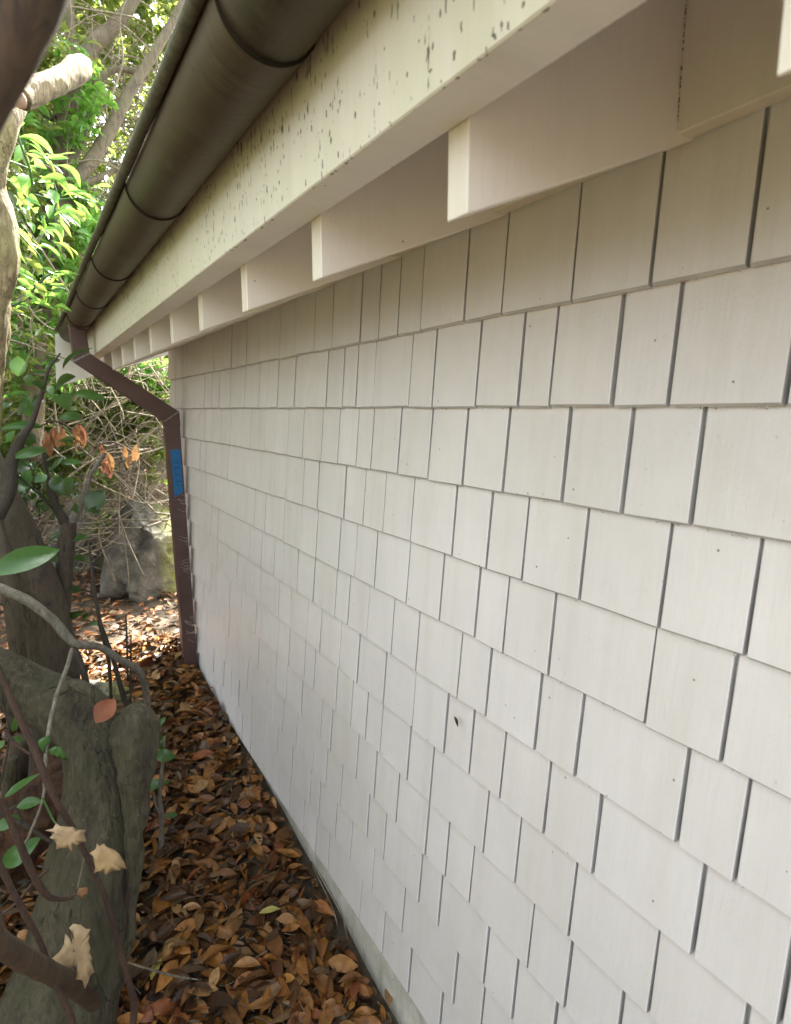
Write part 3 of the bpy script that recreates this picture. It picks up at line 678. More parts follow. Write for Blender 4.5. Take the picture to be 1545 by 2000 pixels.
for i, (p, lab) in enumerate(sideb):
    t = tree_thing('stem', lab, 'stem', p[0][0], p[0][1], p[0][2], 'stems left of the path'); limb('trunk', p, M['bark_brown'] if i != 2 else M['bark_grey'], t, 10, 6, .1, 20+i, 8)
cb = thing('curving_branch', 'grey lichened branch arching over the bent trunk toward the path', 'branch', tuple(Q(0, 1150, 2.2)))
limb('branch', [(-170,1190,2.95,26),(-120,1140,2.6,23),(-60,1135,2.3,20),(0,1150,2.25,20),(55,1174,2.22,20),(100,1208,2.2,19),(128,1240,2.18,19),(150,1258,2.18,17),(195,1264,2.2,14),(235,1288,2.22,14),(270,1308,2.25,14),(281,1335,2.27,13),(288,1375,2.3,13),(287,1420,2.3,12)], M['twig_grey'], cb, 10, 7, .16, 4, 25)
limb('side_twig', [(142,1262,2.18,13),(158,1295,2.16,11),(168,1330,2.15,12),(174,1352,2.15,10)], M['twig_dark'], cb, 8, 5, .2, 6, 25)
limb('side_twig', [(140,1268,2.12,8),(132,1300,2.0,9),(115,1345,1.85,8),(100,1400,1.75,8),(92,1450,1.7,7),(88,1500,1.66,7),(84,1560,1.62,6),(62,1620,1.6,5),(48,1650,1.6,4)], M['twig_grey'], cb, 8, 6, .2, 7, 30)
# thin stems in front of the bank
for i, (p, lab) in enumerate([([(174,1062,2.6,5),(184,1150,2.6,7),(196,1220,2.6,9),(212,1290,2.6,8),(217,1365,2.6,6)], 'thin dark stem rising in front of the pale bank'),
                              ([(196,1215,2.55,6),(222,1290,2.55,9),(238,1350,2.55,11),(252,1390,2.55,11)], 'slanting brown stem ending at the broken limb'),
                              ([(246,1200,2.7,3),(248,1260,2.7,4),(250,1330,2.7,4)], 'hair-thin upright twig left of the downspout'),
                              ([(256,1240,2.7,3),(255,1310,2.7,4),(256,1390,2.7,4)], 'hair-thin upright twig nearest the downspout')]):
    t = thing('thin_stem', lab, 'stem', tuple(Q(*p[-1][:3])), 'thin stems before the bank'); limb('stem', p, M['twig_dark'], t, 6, 5, .1, 40+i, 20)
# reddish bramble stems in the near left corner
for i, (p, lab, mm) in enumerate([
    ([(-30,1250,1.55,11),(0,1312,1.54,12),(35,1395,1.52,13),(70,1470,1.5,13),(100,1545,1.48,13),(140,1615,1.47,12),(178,1690,1.46,11),(208,1760,1.46,11),(228,1830,1.47,11),(248,1905,1.48,12),(262,1960,1.5,13),(256,2030,1.5,12)], 'long reddish stem crossing the gnarled trunk behind the holly leaves', 'twig_red'),
    ([(-20,1640,1.30,11),(0,1690,1.3,12),(38,1765,1.3,12),(78,1840,1.3,11),(108,1920,1.3,12),(138,1985,1.3,12),(150,2040,1.3,12)], 'light reddish stem slanting across the foot of the gnarled trunk', 'twig_red'),
    ([(-20,1545,1.45,10),(8,1580,1.45,12),(32,1630,1.45,13),(52,1680,1.45,14),(74,1725,1.45,13),(96,1752,1.46,11),(130,1756,1.47,7),(150,1745,1.47,4)], 'kinked brown stem between the green laurel leaf and the trunk', 'twig_red'),
    ([(-10,1795,1.5,5),(30,1765,1.5,6),(65,1725,1.5,6),(95,1698,1.5,5)], 'thin pinkish twig rising to the kinked stem', 'twig_red'),
    ([(-10,1585,1.7,7),(40,1608,1.7,8),(100,1645,1.7,7)], 'dark twig behind the first dry holly leaf', 'twig_dark')]):
    t = thing('bramble_stem', lab, 'stem', tuple(Q(*p[-1][:3])), 'stems in the near left corner'); limb('stem', p, M[mm], t, 10, 6, .12, 60+i, 30)
nb = thing('near_branch', 'blurred brown branch lying across the foot of the gnarled trunk', 'branch', tuple(Q(0, 1840, 1.0)))
limb('branch', [('w',-.85,.75,ground(-.85,.75)-.03,.026),('w',-.6,.74,EYE-1.45,.022),('w',-.35,.76,EYE-.95,.019),(-80,1790,.80,42),(-10,1835,.90,44),(45,1872,1.05,42),(95,1898,1.25,38),(140,1925,1.50,34),(185,1962,1.78,28)], M['bark_near'], nb, 14, 6, .08, 12, 14)
tb = thing('overhead_branch', 'large dark brown branch blurred close in the upper left corner', 'branch', tuple(Q(30, 0, .42)))
limb('branch', [('w',-.8,.5,EYE+2.2,.010),('w',-.4,.42,EYE+1.75,.016),('w',-.1,.39,EYE+1.25,.022),('w',.04,.39,EYE+.85,.027),('w',.082,.40,EYE+.58,.031),('w',.078,.412,EYE+.44,.033),('w',.066,.418,EYE+.35,.034),(130,-260,.42,160),(70,-110,.42,158),(22,10,.42,156),(-22,110,.42,146),(-66,215,.42,122),(-130,360,.42,116),('w',-.052,.425,EYE+.066,.026),('w',-.085,.44,EYE-.002,.026),('w',-.15,.47,EYE-.10,.027),('w',-.30,.57,EYE-.27,.029),('w',-.65,.80,EYE-.60,.033),('w',-1.15,1.15,EYE-1.15,.042),('w',-1.5,1.5,ground(-1.5,1.5)-.05,.055)], M['bark_near'], tb, 20, 8, .06, 13, 14)
cbn = thing('cut_branch', 'pale sawn branch stub with lichen below the dark branch', 'branch', tuple(Q(60, 180, 1.5)))
limb('branch', [(40,192,1.45,42),(62,184,1.47,46),(100,166,1.5,44),(130,150,1.53,42),(152,136,1.56,46),(163,126,1.58,36)], M['bark_pale'], cbn, 32, 12, .16, 14, 16, .006)
o = limb('cut_face', [(36,193,1.44,34),(33,194,1.437,30)], M['cut'], cbn, 16, 2, .05, 15, 16)
pt = tree_thing('lichen_tree', 'pale lichen-spotted trunk cut off by the left edge', 'tree trunk', 5, 700, 1.9)
limb('trunk', [(-70,2150,2.0,80),(-60,1800,2.0,68),(-52,1400,1.98,60),(-40,1010,1.95,56),(-30,800,1.93,54),(-16,690,1.9,50),(-6,600,1.88,46),(2,530,1.86,48),(6,470,1.85,52),(2,420,1.85,46),(-8,370,1.85,36),(-34,300,1.85,30),(-70,180,1.9,28),('w',-.55,2.1,EYE+1.1,.020),('w',-1.2,2.5,EYE+1.8,.014),('w',-1.8,3.0,EYE+2.4,.006)], M['bark_pale'], pt, 40, 14, .16, 16, 9, .010)
limb('fork', [(-8,365,1.84,26),(4,315,1.83,24),(18,270,1.82,26),(28,236,1.82,24),(48,205,1.84,16),(80,150,1.9,12)], M['bark_pale'], pt, 24, 10, .10, 17, 12, .005)
lg = tree_thing('rotten_log', 'crumbling red-brown rotten log behind the gnarled trunk', 'log', 90, 1560, 2.3)
limb('log', [(-60,1700,2.35,120),(30,1630,2.35,120),(90,1560,2.35,110),(150,1490,2.38,96),(180,1440,2.4,60)], M['rot'], lg, 44, 20, .40, 19, 11, .035)

# laurel shoots and saplings with leaves one can pick out
lb = thing('laurel_branch', 'sunlit laurel shoot with long yellow-green leaves beside the gutter', 'shrub', tuple(Q(60, 560, 2.3)))
LB = [(150,150,200,195,70),(185,270,450,415,50),(230,340,440,500,50),(245,420,400,490,45),(210,370,130,520,80),(200,450,250,560,70),(270,510,390,515,50),(290,590,370,540,90),(400,490,610,490,55),(440,530,550,620,45),(520,530,740,730,50),(170,810,240,600,110),(60,650,170,740,80),(370,650,640,750,45),(340,690,490,740,50),(340,790,440,820,45),(450,760,500,890,110),(220,830,330,880,90),(590,780,830,820,40),(560,810,740,830,60),(130,820,190,910,80),(430,1010,470,880,80),(525,930,700,960,50),(540,960,690,1100,60),(660,960,770,1060,80),(690,930,775,965,60),(780,850,880,960,60),(240,1050,320,1150,80),(330,1030,420,1110,50),(340,1100,440,1190,70),(440,1060,580,1190,60),(520,1000,600,1140,45),(840,740,930,780,50),(950,720,990,640,60),(960,400,1040,490,40),(250,930,330,960,70),(180,900,260,1000,70)]
LB2 = [(110,1075,330,1360,65),(60,1150,190,1330,60),(370,1240,540,1355,50),(490,1220,680,1380,40),(265,1390,390,1560,90),(105,1450,340,1590,65),(480,1560,650,1495,50),(150,1560,270,1640,60),(380,1460,500,1520,50),(390,1560,490,1560,60),(440,1610,600,1650,45),(130,1640,250,1670,50),(20,1620,130,1600,90),(190,1760,300,1690,60),(250,1770,470,1810,40),(380,1720,520,1710,35),(480,1800,630,1840,30),(0,1840,230,1865,60),(100,1770,290,1820,45),(300,1600,420,1690,60),(200,1680,330,1740,50)]
leaves_px(lb, LB, 0, 200, 4.545, 2.35, [M['leaf_bright'], M['leaf_bright'], M['leaf_mid']], .14, .9, 'leaf', .5)
leaves_px(lb, [(a+rng.uniform(-60, 60), b+rng.uniform(-60, 60), c+rng.uniform(-60, 60), d+rng.uniform(-60, 60), e*.8) for a, b, c, d, e in LB], 0, 200, 4.545, 2.55, [M['leaf_bright'], M['leaf_mid']], .14, .9, 'leaf', .5)
for p in ([(28,232,2.3,5),(40,280,2.3,5),(58,330,2.32,5),(66,380,2.35,4),(80,430,2.4,4)], [(66,380,2.35,4),(110,390,2.38,4),(150,385,2.4,3)], [(5,310,2.2,4),(40,322,2.28,4),(58,330,2.32,3)], [(200,380,2.5,3),(190,395,2.5,4),(150,385,2.42,4)], [(100,345,2.4,3),(112,385,2.4,4),(105,420,2.4,3),(120,450,2.4,3)]):
    limb('twig', p, M['leaf_laurel'], lb, 6, 5, .1, 3, 20)
lb2 = thing('laurel_branch', 'lower laurel shoot with bright leaves hanging beside the pale trunk', 'shrub', tuple(Q(40, 600, 2.1)))
leaves_px(lb2, LB2, 0, 200, 4.545, 2.1, [M['leaf_bright'], M['leaf_bright'], M['leaf_mid']], .10, .95, 'leaf', .6)
leaves_px(lb2, [(a+rng.uniform(-60, 60), b+rng.uniform(-60, 60), c+rng.uniform(-60, 60), d+rng.uniform(-60, 60), e*.8) for a, b, c, d, e in LB2], 0, 200, 4.545, 2.25, [M['leaf_bright'], M['leaf_mid']], .10, .9, 'leaf', .5)
for p in ([(0,604,2.1,5),(40,590,2.1,5),(70,560,2.1,5),(86,540,2.1,4)], [(70,560,2.1,5),(100,535,2.1,4),(140,530,2.1,2)], [(24,440,2.1,3),(50,470,2.1,3),(80,505,2.1,3),(86,545,2.1,4)]):
    limb('twig', p, M['leaf_laurel'], lb2, 6, 5, .1, 3, 20)
sp = tree_thing('evergreen_sapling', 'dark-leaved evergreen sapling forking in front of the bank', 'sapling', 115, 1330, 3.0)
limb('stem', [(118,1400,3.0,24),(120,1250,3.0,28),(124,1150,3.0,30),(130,1060,3.0,32),(134,1020,3.0,28)], M['bark_brown'], sp, 12, 6, .12, 21, 12)
limb('stem', [(132,1030,3.0,22),(115,1000,3.0,16),(100,960,3.0,14),(92,925,3.0,8),(84,880,3.0,5)], M['twig_dark'], sp, 8, 5, .12, 22, 12)
limb('stem', [(134,1030,3.0,20),(150,1000,3.0,15),(166,965,3.0,14),(176,930,3.02,8),(205,885,3.05,8)], M['twig_grey'], sp, 8, 5, .12, 23, 12)
limb('stem', [(-10,1010,2.8,34),(15,960,2.8,30),(22,905,2.8,24),(42,855,2.8,18),(62,825,2.8,12),(74,790,2.8,10),(86,755,2.8,8),(96,720,2.8,5),(118,690,2.8,3)], M['twig_dark'], sp, 10, 6, .15, 24, 12)
limb('stem', [(30,925,2.8,4),(70,960,2.85,4),(95,985,2.9,4),(108,1000,2.95,4)], M['twig_dark'], sp, 6, 5, .1, 25, 12)
SP = [(200,420,190,190,130),(320,530,330,390,110),(540,380,330,370,40),(500,550,370,480,100),(590,560,820,380,60),(640,330,960,80,40),(590,660,820,720,150),(780,600,1150,650,80),(640,860,900,830,80),(340,880,270,600,110),(370,580,0,640,30),(490,950,0,960,70),(310,1180,300,990,130),(130,1290,520,1200,90),(160,1440,340,1330,130),(230,1640,320,1420,100),(140,1680,320,1560,120),(540,1430,700,1280,70),(620,1350,900,1340,70),(380,1560,510,1480,90),(540,1500,720,1700,120),(650,1560,840,1600,120),(930,1880,1130,1650,180),(960,1860,1130,1900,80),(780,1850,880,1860,90),(440,1830,530,1850,80),(660,1110,840,1100,50),(480,640,360,700,90),(560,640,540,500,60),(500,260,660,230,60),(120,700,0,760,60),(60,1130,150,1010,70),(200,830,300,640,70)]
leaves_px(sp, SP, 0, 660, 5.554, 2.85, [M['leaf_dark'], M['leaf_dark'], M['leaf_laurel']], .10, 1.25, 'leaf', 1.3)
leaves_px(sp, [(540,260,420,370,50),(650,340,800,290,70),(640,490,840,520,110),(660,590,745,585,50),(540,520,400,500,60),(590,790,730,770,80),(590,1050,740,970,60),(780,1080,890,1080,40),(720,1060,800,980,40)], 0, 980, 4.544, 2.9, [M['leaf_dark'], M['leaf_laurel']], .1)
ls = thing('laurel_sprig', 'laurel sprig with broad dark green leaves at the left edge below the bent limb', 'shrub', tuple(Q(0, 1700, 1.9)))
leaves_px(ls, [(20,810,350,590,90),(140,890,380,830,110),(-60,1100,200,960,110),(-10,1440,340,1170,170),(125,230,140,80,50),(200,330,120,270,60),(-30,380,40,300,60)], 0, 1380, 4.544, 1.85, M['leaf_laurel'], .06)
limb('twig', [(-30,1560,1.85,6),(10,1585,1.85,6),(30,1575,1.85,5),(45,1600,1.85,5),(90,1640,1.85,4)], M['twig_dark'], ls, 6, 5, .1, 26, 12)
limb('twig', [(10,1425,1.75,6),(30,1452,1.74,6),(60,1475,1.72,5)], M['twig_red'], ls, 6, 5, .1, 27, 12)
limb('twig', [(-20,1330,1.85,4),(18,1425,1.85,4),(-5,1555,1.85,5)], M['twig_dark'], ls, 6, 5, .1, 27, 12)
bl = placed_leaf(None, 'laurel_leaf', Q(-30, 1122, 1.5), Q(121, 1068, 1.55), .055, M['leaf_laurel'], .05, 0)
tag(bl, 'single long green laurel leaf in front of the leaning trunk', 'leaf')
rs = tree_thing('laurel_seedling', 'small green laurel seedling growing from the leaves right of the broken limb', 'seedling', 312, 1660, 2.5)
limb('stem', [(314,1665,2.5,11),(316,1600,2.5,10),(312,1550,2.5,8),(318,1490,2.5,6),(322,1440,2.5,4)], M['twig_grey'], rs, 8, 5, .15, 28, 14)
limb('stem', [(316,1600,2.5,4),(304,1570,2.5,4),(300,1545,2.5,3)], M['twig_grey'], rs, 6, 4, .1, 29, 14)
leaves_px(rs, [(1260,740,1500,660,110),(1360,430,1560,440,110),(1365,360,1480,250,45),(1470,970,1580,955,60),(1400,180,1470,90,50),(1460,440,1400,300,50)], 0, 1380, 4.544, 2.5, M['leaf_laurel'], .04)

# dry holly twig: spiny leaves with their own outline
def spiny_leaf(parent, name, outline, ox, oy, s, Y, matl, bow=.008, label=None):
    pts = [Q(ox+a/s, oy+b/s, Y) for a, b in outline]
    c = sum(pts, Vector())/len(pts); n = len(pts)
    toc = (Vector((0, 0, EYE))-c).normalized()
    mid = [c+(p-c)*.55+toc*bow for p in pts]
    rim = [p+toc*(bow*1.2 if i % 2 else -bow*.4) for i, p in enumerate(pts)]
    V = [c+toc*bow*.4]+mid+rim
    Fq = [(0, 1+i, 1+(i+1) % n) for i in range(n)]+[(1+i, 1+n+i, 1+n+(i+1) % n, 1+(i+1) % n) for i in range(n)]
    o = mesh_obj(name, V, Fq, matl, None, True)
    md = o.modifiers.new('t', 'SOLIDIFY'); md.thickness = .0008
    setp(o, parent)
    if label: o['label'] = label
    return o
hy = thing('dry_holly_twig', 'dead holly twig with tan spiny leaves before the gnarled trunk', 'holly', tuple(Q(120, 1620, 1.4)))
spiny_leaf(hy, 'leaf', [(500,1035),(530,1060),(590,1065),(650,1070),(690,1095),(762,1095),(745,1130),(765,1195),(720,1205),(690,1225),(655,1240),(640,1290),(610,1255),(545,1250),(490,1275),(505,1220),(480,1180),(440,1165),(465,1140),(455,1110),(400,1098),(470,1085)], 0, 1380, 4.544, 1.40, M['holly'])
spiny_leaf(hy, 'leaf', [(920,1215),(945,1245),(1010,1270),(1060,1310),(1095,1365),(1125,1440),(1085,1430),(1060,1450),(1000,1455),(940,1490),(915,1462),(870,1460),(832,1478),(848,1430),(835,1370),(830,1330),(795,1300),(850,1265),(862,1215),(880,1240)], 0, 1380, 4.544, 1.38, M['holly'])
spiny_leaf(hy, 'leaf', [(650,700),(720,712),(760,745),(803,748),(780,780),(795,810),(782,860),(800,905),(795,960),(815,1000),(812,1050),(838,1130),(800,1160),(780,1220),(755,1280),(730,1200),(670,1190),(690,1140),(680,1085),(660,1070),(632,1080),(625,1110),(560,1148),(490,1110),(460,1010),(530,950),(570,880),(578,785),(610,815),(600,870),(625,930),(645,880),(632,800),(640,760),(610,740)], 0, 1650, 4.544, 1.42, M['holly'], .006)
spiny_leaf(hy, 'leaf', [(700,385),(770,375),(785,405),(775,435),(745,440),(720,490),(705,445),(680,440)], 0, 1650, 4.544, 1.44, M['leaf_dead'], .003)
limb('twig', [(84,1560,1.6,4),(96,1585,1.5,4),(106,1604,1.42,4),(112,1612,1.4,3)], M['leaf_laurel'], hy, 6, 4, .1, 2, 20)
limb('twig', [(164,1677,1.42,2.5),(158,1705,1.42,3),(151,1735,1.42,3)], M['twig_pale'], hy, 6, 4, .1, 2, 20)
spiny_leaf(hy, 'leaf', [(430,385),(480,355),(540,350),(545,380),(575,400),(607,470),(570,475),(540,445),(500,460),(490,430),(440,425)], 0, 1380, 4.544, 1.66, M['leaf_laurel'], .005, 'small glossy green holly leaf')
spiny_leaf(hy, 'leaf', [(340,300),(390,270),(455,255),(440,320),(410,350),(400,420),(375,390),(340,345)], 0, 1380, 4.544, 1.66, M['leaf_laurel'], .005, 'small glossy green holly leaf')
tw = thing('pale_twig', 'thin pale twig lying on the brown leaves right of the trunk', 'twig', tuple(Q(300, 1890, 1.85)))
limb('twig', [(205,1860,1.80,3),(245,1878,1.82,4),(300,1895,1.83,4.5),(350,1908,1.84,4.5),(395,1914,1.84,3)], M['twig_pale'], tw, 6, 4, .2, 2, 20)

# the crowns those trunks carry, above and left of the frame, with foliage added to shape light
def near_crown(parent, c, r, n):
    pos = []
    while len(pos) < n:
        p = nr.normal(size=3); p *= nr.random()**.4/np.linalg.norm(p)
        w_ = np.array(c)+p*np.array(r)
        if noise.noise(Vector((w_*1.6).tolist())) < -.05: continue
        d = w_-np.array([0, 0, EYE]); f = d@fw
        if f > .05 and abs(d@rt/f) < .74 and abs(d@up/f) < .93: continue
        if w_[0] > .15 or np.linalg.norm(d) < .5: continue
        pos.append(w_)
    pos = np.array(pos); dr = nr.normal(size=(n, 3)); dr[:, 2] *= .5
    nm = nr.normal(size=(n, 3))*.5+np.array([0, 0, 1]); L_ = nr.uniform(.09, .15, n)
    return leaf_cloud('crown', pos, dr, nm, L_, L_*.36, T_S, M['leaf_mid'], parent)
near_crown(gn, (-2.7, 1.9, EYE+2.0), (1.5, 2.2, 1.0), 3200)
sh = thing('bounce_shrub', 'unseen low evergreen shrub row added left of the path for green bounce', 'shrub', (-2.5, .6, ground(-2.5, .6)))  # out-of-view shrubs, added to bounce green light onto the eave
for yy in (-1.2, .2, 1.6):
    V, Fq = tube_data([(-2.5, yy, ground(-2.5, yy)-.05), (-2.45, yy+.1, ground(-2.5, yy)+.5), (-2.6, yy, ground(-2.5, yy)+1.1)], [.04, .03, .012], 8, .1, 3, 9)
    setp(mesh_obj('stem', V, Fq, M['bark_tan'], None, True), sh)
near_crown(sh, (-2.5, .4, ground(-2.5, .4)+.85), (.95, 2.6, .75), 6500)
near_crown(lt, (-1.5, 3.3, EYE+.2), (.85, 1.2, 1.0), 3600)  # out-of-view leaves, added to block side light from the far wall
near_crown(pt, (-1.9, 3.2, EYE+2.3), (1.4, 1.4, 1.1), 2400)

def Wp(px, py, X):
    d = ray(px, py); return Vector(d*X/d[0])+Vector((0, 0, EYE))
for pts, lab in (([(608,1682),(628,1712),(655,1760),(672,1800),(680,1850)], 'dry brown stem leaning on the pale foundation, the longer of two'), ([(610,1690),(622,1715),(640,1752),(655,1790),(662,1830)], 'shorter dry stem leaning on the pale foundation')):
    t = thing('dry_vine', lab, 'stem', tuple(Wp(*pts[-1], .862)), 'dry stems at the foot of the wall')
    P_ = [Wp(a, b, .866-.012*(i % 2)) for i, (a, b) in enumerate(pts)]; c_ = catmull([tuple(p) for p in P_], 6)
    V, Fq = tube_data(c_, np.linspace(.0016, .0030, len(c_)), 6, .2, 2, 40); setp(mesh_obj('stem', V, Fq, M['twig_pale'], None, True), t)
p0, p1 = Wp(887, 1398, .876), Wp(895, 1419, .874)
o = placed_leaf(None, 'leaf_scrap', p0, p1, .0065, M['rot_dark'], .1, 1); tag(o, 'tiny dark scrap of leaf stuck to a shingle in the middle of the wall', 'leaf scrap')
web = thing('cobweb', 'wispy grey cobweb strung between the downspout and the shingle edges', 'cobweb', (.86, 4.04, EYE-1.3))
V, Fq = [], []
for _ in range(34):
    z = EYE+rng.choice([-.58, -.85, -1.02, -1.10, -1.42, -1.5])+rng.gauss(0, .025)
    a = (rng.uniform(.80, .86), 4.046, z+rng.uniform(-.02, .03)); b = (.879, 4.03+rng.uniform(-.05, .01), z+rng.uniform(-.03, .03))
    m_ = ((a[0]+b[0])/2, 4.035, (a[2]+b[2])/2-rng.uniform(0, .02))
    v, f = tube_data(catmull([a, m_, b], 3), [.0007]*7, 3); n0 = len(V); V += list(v); Fq += [tuple(i+n0 for i in q) for q in f]
o = setp(mesh_obj('strands', V, Fq, M['web']), web); o['kind'] = 'stuff'

# ------------------------------------------------------------------ rocks
def boulder(name, c, s, seed, label):
    bm = bmesh.new(); bmesh.ops.create_icosphere(bm, subdivisions=5, radius=1)
    for v in bm.verts:
        d = v.co.normalized(); q = d*1.3+Vector((seed, 0, 0))
        k = 1+.30*noise.noise(q)+.20*noise.noise(q*2.1)-.16*abs(noise.noise(q*3.3))+.06*noise.noise(q*9)+.03*noise.noise(q*22)
        p = d*k
        for nn in ((.8, -.5, .35), (-.6, -.7, .4), (.1, -.35, .93), (-.95, .1, .25), (.25, -.95, -.1)):   # cleaved faces
            n_ = Vector(nn).normalized(); t_ = p.dot(n_)-.80-.05*noise.noise(q*4)
            if t_ > 0: p = p-n_*t_*.85
        v.co = Vector((p.x*s[0], p.y*s[1], p.z*s[2]))
    me = bpy.data.meshes.new(name); bm.to_mesh(me); bm.free(); me.materials.append(M['rock'])
    me.polygons.foreach_set('use_smooth', [True]*len(me.polygons))
    o = link(bpy.data.objects.new(name, me)); o.location = c; return tag(o, label, 'rock')
q = Q(296, 1130, 5.75); b_ = boulder('boulder', (q.x, q.y, ground(q.x, q.y)+.22), (.46, .40, .56), 4, 'mossy grey boulder on the bank beside the downspout')
q = Q(180, 1120, 6.5); boulder('boulder', (q.x, q.y, ground(q.x, q.y)+.12), (.42, .36, .46), 9, 'darker shaded boulder behind the twigs left of the mossy one')
q = Q(190, 1345, 3.9); boulder('flat_stone', (q.x, q.y, ground(q.x, q.y)+.03), (.17, .15, .09), 2, 'small flat grey stone below the arching branch')

# ------------------------------------------------------------------ background shrubs
def crown(parent, c, rx, ry, rz_, n, matl, L0=.07, L1=.13, hollow=.35):
    k = n//7; pos, dr, nm = [], [], []
    while len(pos) < k*7:
        p = nr.normal(size=3); p /= np.linalg.norm(p); r = hollow+(1-hollow)*nr.random()**.6
        p = p*r
        if noise.noise(Vector((p*2.2).tolist())+Vector((c[0]*3, c[1], c[2]))) < -.12: continue
        w_ = np.array(c)+p*np.array([rx, ry, rz_])
        if w_[0] > .2 and w_[1] < 5.15: continue                  # keep clear of the house and the gutter
        ax = p*np.array([.6, .6, .5])+np.array([0, 0, .7])+nr.normal(size=3)*.35; ax /= np.linalg.norm(ax)
        u = np.cross(ax, [0.3, .9, .1]); u /= np.linalg.norm(u); v = np.cross(ax, u); ph = nr.random()*6.28
        for j in range(7):
            a = ph+j*2.4; d = u*math.cos(a)+v*math.sin(a)+ax*nr.uniform(-.35, .6)
            pos.append(w_+nr.normal(size=3)*.012); dr.append(d); nm.append(ax+nr.normal(size=3)*.25)
    pos, dr, nm = np.array(pos), np.array(dr), np.array(nm); L_ = nr.uniform(L0, L1, len(pos))
    return leaf_cloud('crown', pos, dr, nm, L_, L_*nr.uniform(.28, .42, len(pos)), T_S, matl, parent)
def shrub(label, base, stems, crowns, bm_, name='rhododendron', group='shrubs behind the house'):
    q = Q(*base); t = thing(name, label, 'shrub', (q.x, q.y, ground(q.x, q.y)), group)
    for i, p in enumerate(stems): limb('trunk' if i == 0 else 'stem', p, bm_, t, 10, 6, .10, rng.randrange(99), 6)
    for (px, py, Y, rx, ry, rz_, n, mm) in crowns:
        c = Q(px, py, Y); crown(t, tuple(c), rx, ry, rz_, n, M[mm])
    return t
YB = 5.6
shrub('tall evergreen shrub with three thick bare stems above the laurel shoots', (110, 1000, YB),
      [[(60,900,YB,40),(80,600,YB,38),(100,420,YB,36),(112,330,YB,34),(128,250,YB,34),(142,180,YB,34),(160,120,YB,32),(190,80,YB,30),(225,50,YB,26),(260,0,YB,22),(300,-90,YB,16)],
       [(80,600,YB-.1,20),(112,420,YB-.1,19),(128,340,YB-.1,18),(158,275,YB-.1,17),(178,220,YB-.1,16),(186,175,YB-.1,16),(205,145,YB-.1,15),(240,135,YB-.1,12),(290,150,YB-.1,10)],
       [(90,600,YB-.2,30),(125,400,YB-.2,28),(150,350,YB-.2,27),(185,305,YB-.2,26),(215,255,YB-.2,25),(240,205,YB-.2,23),(265,160,YB-.2,20),(310,90,YB-.2,17),(380,-40,YB-.2,14),(430,-160,YB-.2,10)],
       [(125,400,YB-.2,18),(160,362,YB-.2,14),(200,345,YB-.2,12),(250,320,YB-.2,8)],
       [(138,200,YB,24),(140,130,YB,20),(138,60,YB,18),(136,-20,YB,15)],
       [(95,420,YB+.1,22),(118,250,YB+.1,16),(100,230,YB+.1,14),(70,222,YB+.1,16),(30,235,YB+.1,14)]],
      [(180,-140,6.1,1.7,1.0,.9,4200,'leaf_mid'),(310,60,6.6,.9,.8,1.0,2600,'leaf_mid')], M['bark_tan'])
shrub('bushy evergreen shrub filling the gap left of the gutter', (40, 1000, 7.4),
      [[(40,950,7.4,40),(60,700,7.4,36),(90,500,7.4,30),(80,300,7.4,20)], [(60,700,7.4,24),(20,520,7.4,18),(-40,300,7.4,12)]],
      [(60,420,7.6,1.9,.9,1.7,7000,'leaf_mid'),(230,250,7.8,1.5,.9,1.6,6000,'leaf_mid'),(120,470,5.4,.42,.35,.65,1000,'leaf_bright'),(70,150,5.2,.5,.4,.5,700,'leaf_bright'),(60,690,5.6,.4,.3,.35,500,'leaf_bright')], M['bark_tan'])
shrub('dense evergreen shrub low behind the downspout elbow', (230, 950, 7.6),
      [[(230,980,7.6,26),(215,880,7.6,22),(200,780,7.6,16),(180,700,7.6,10)], [(215,880,7.6,16),(260,790,7.6,12),(300,700,7.6,8)]],
      [(240,740,7.7,1.5,.7,.75,5200,'leaf_mid'),(60,760,7.3,.9,.6,.6,2600,'leaf_mid')], M['bark_tan'])
shrub('shaded evergreen shrub at the far left beyond the pale trunk', (-150, 1000, 5.2),
      [[(-140,1000,5.2,40),(-110,700,5.2,36),(-60,450,5.2,26),(-20,250,5.2,18)]],
      [(-190,420,5.4,1.1,.9,1.5,4200,'leaf_mid'),(-60,60,5.4,.8,.8,.7,2400,'leaf_mid')], M['bark_tan'])
shrub('big evergreen shrub high on the bank behind everything', (150, 900, 10),
      [[(150,900,10,40),(160,600,10,36),(170,300,10,24)]],
      [(120,480,10.5,3.6,1.2,3.6,13000,'leaf_dark'),(380,300,10.8,2.8,1.0,3.4,7000,'leaf_mid')], M['bark_brown'])

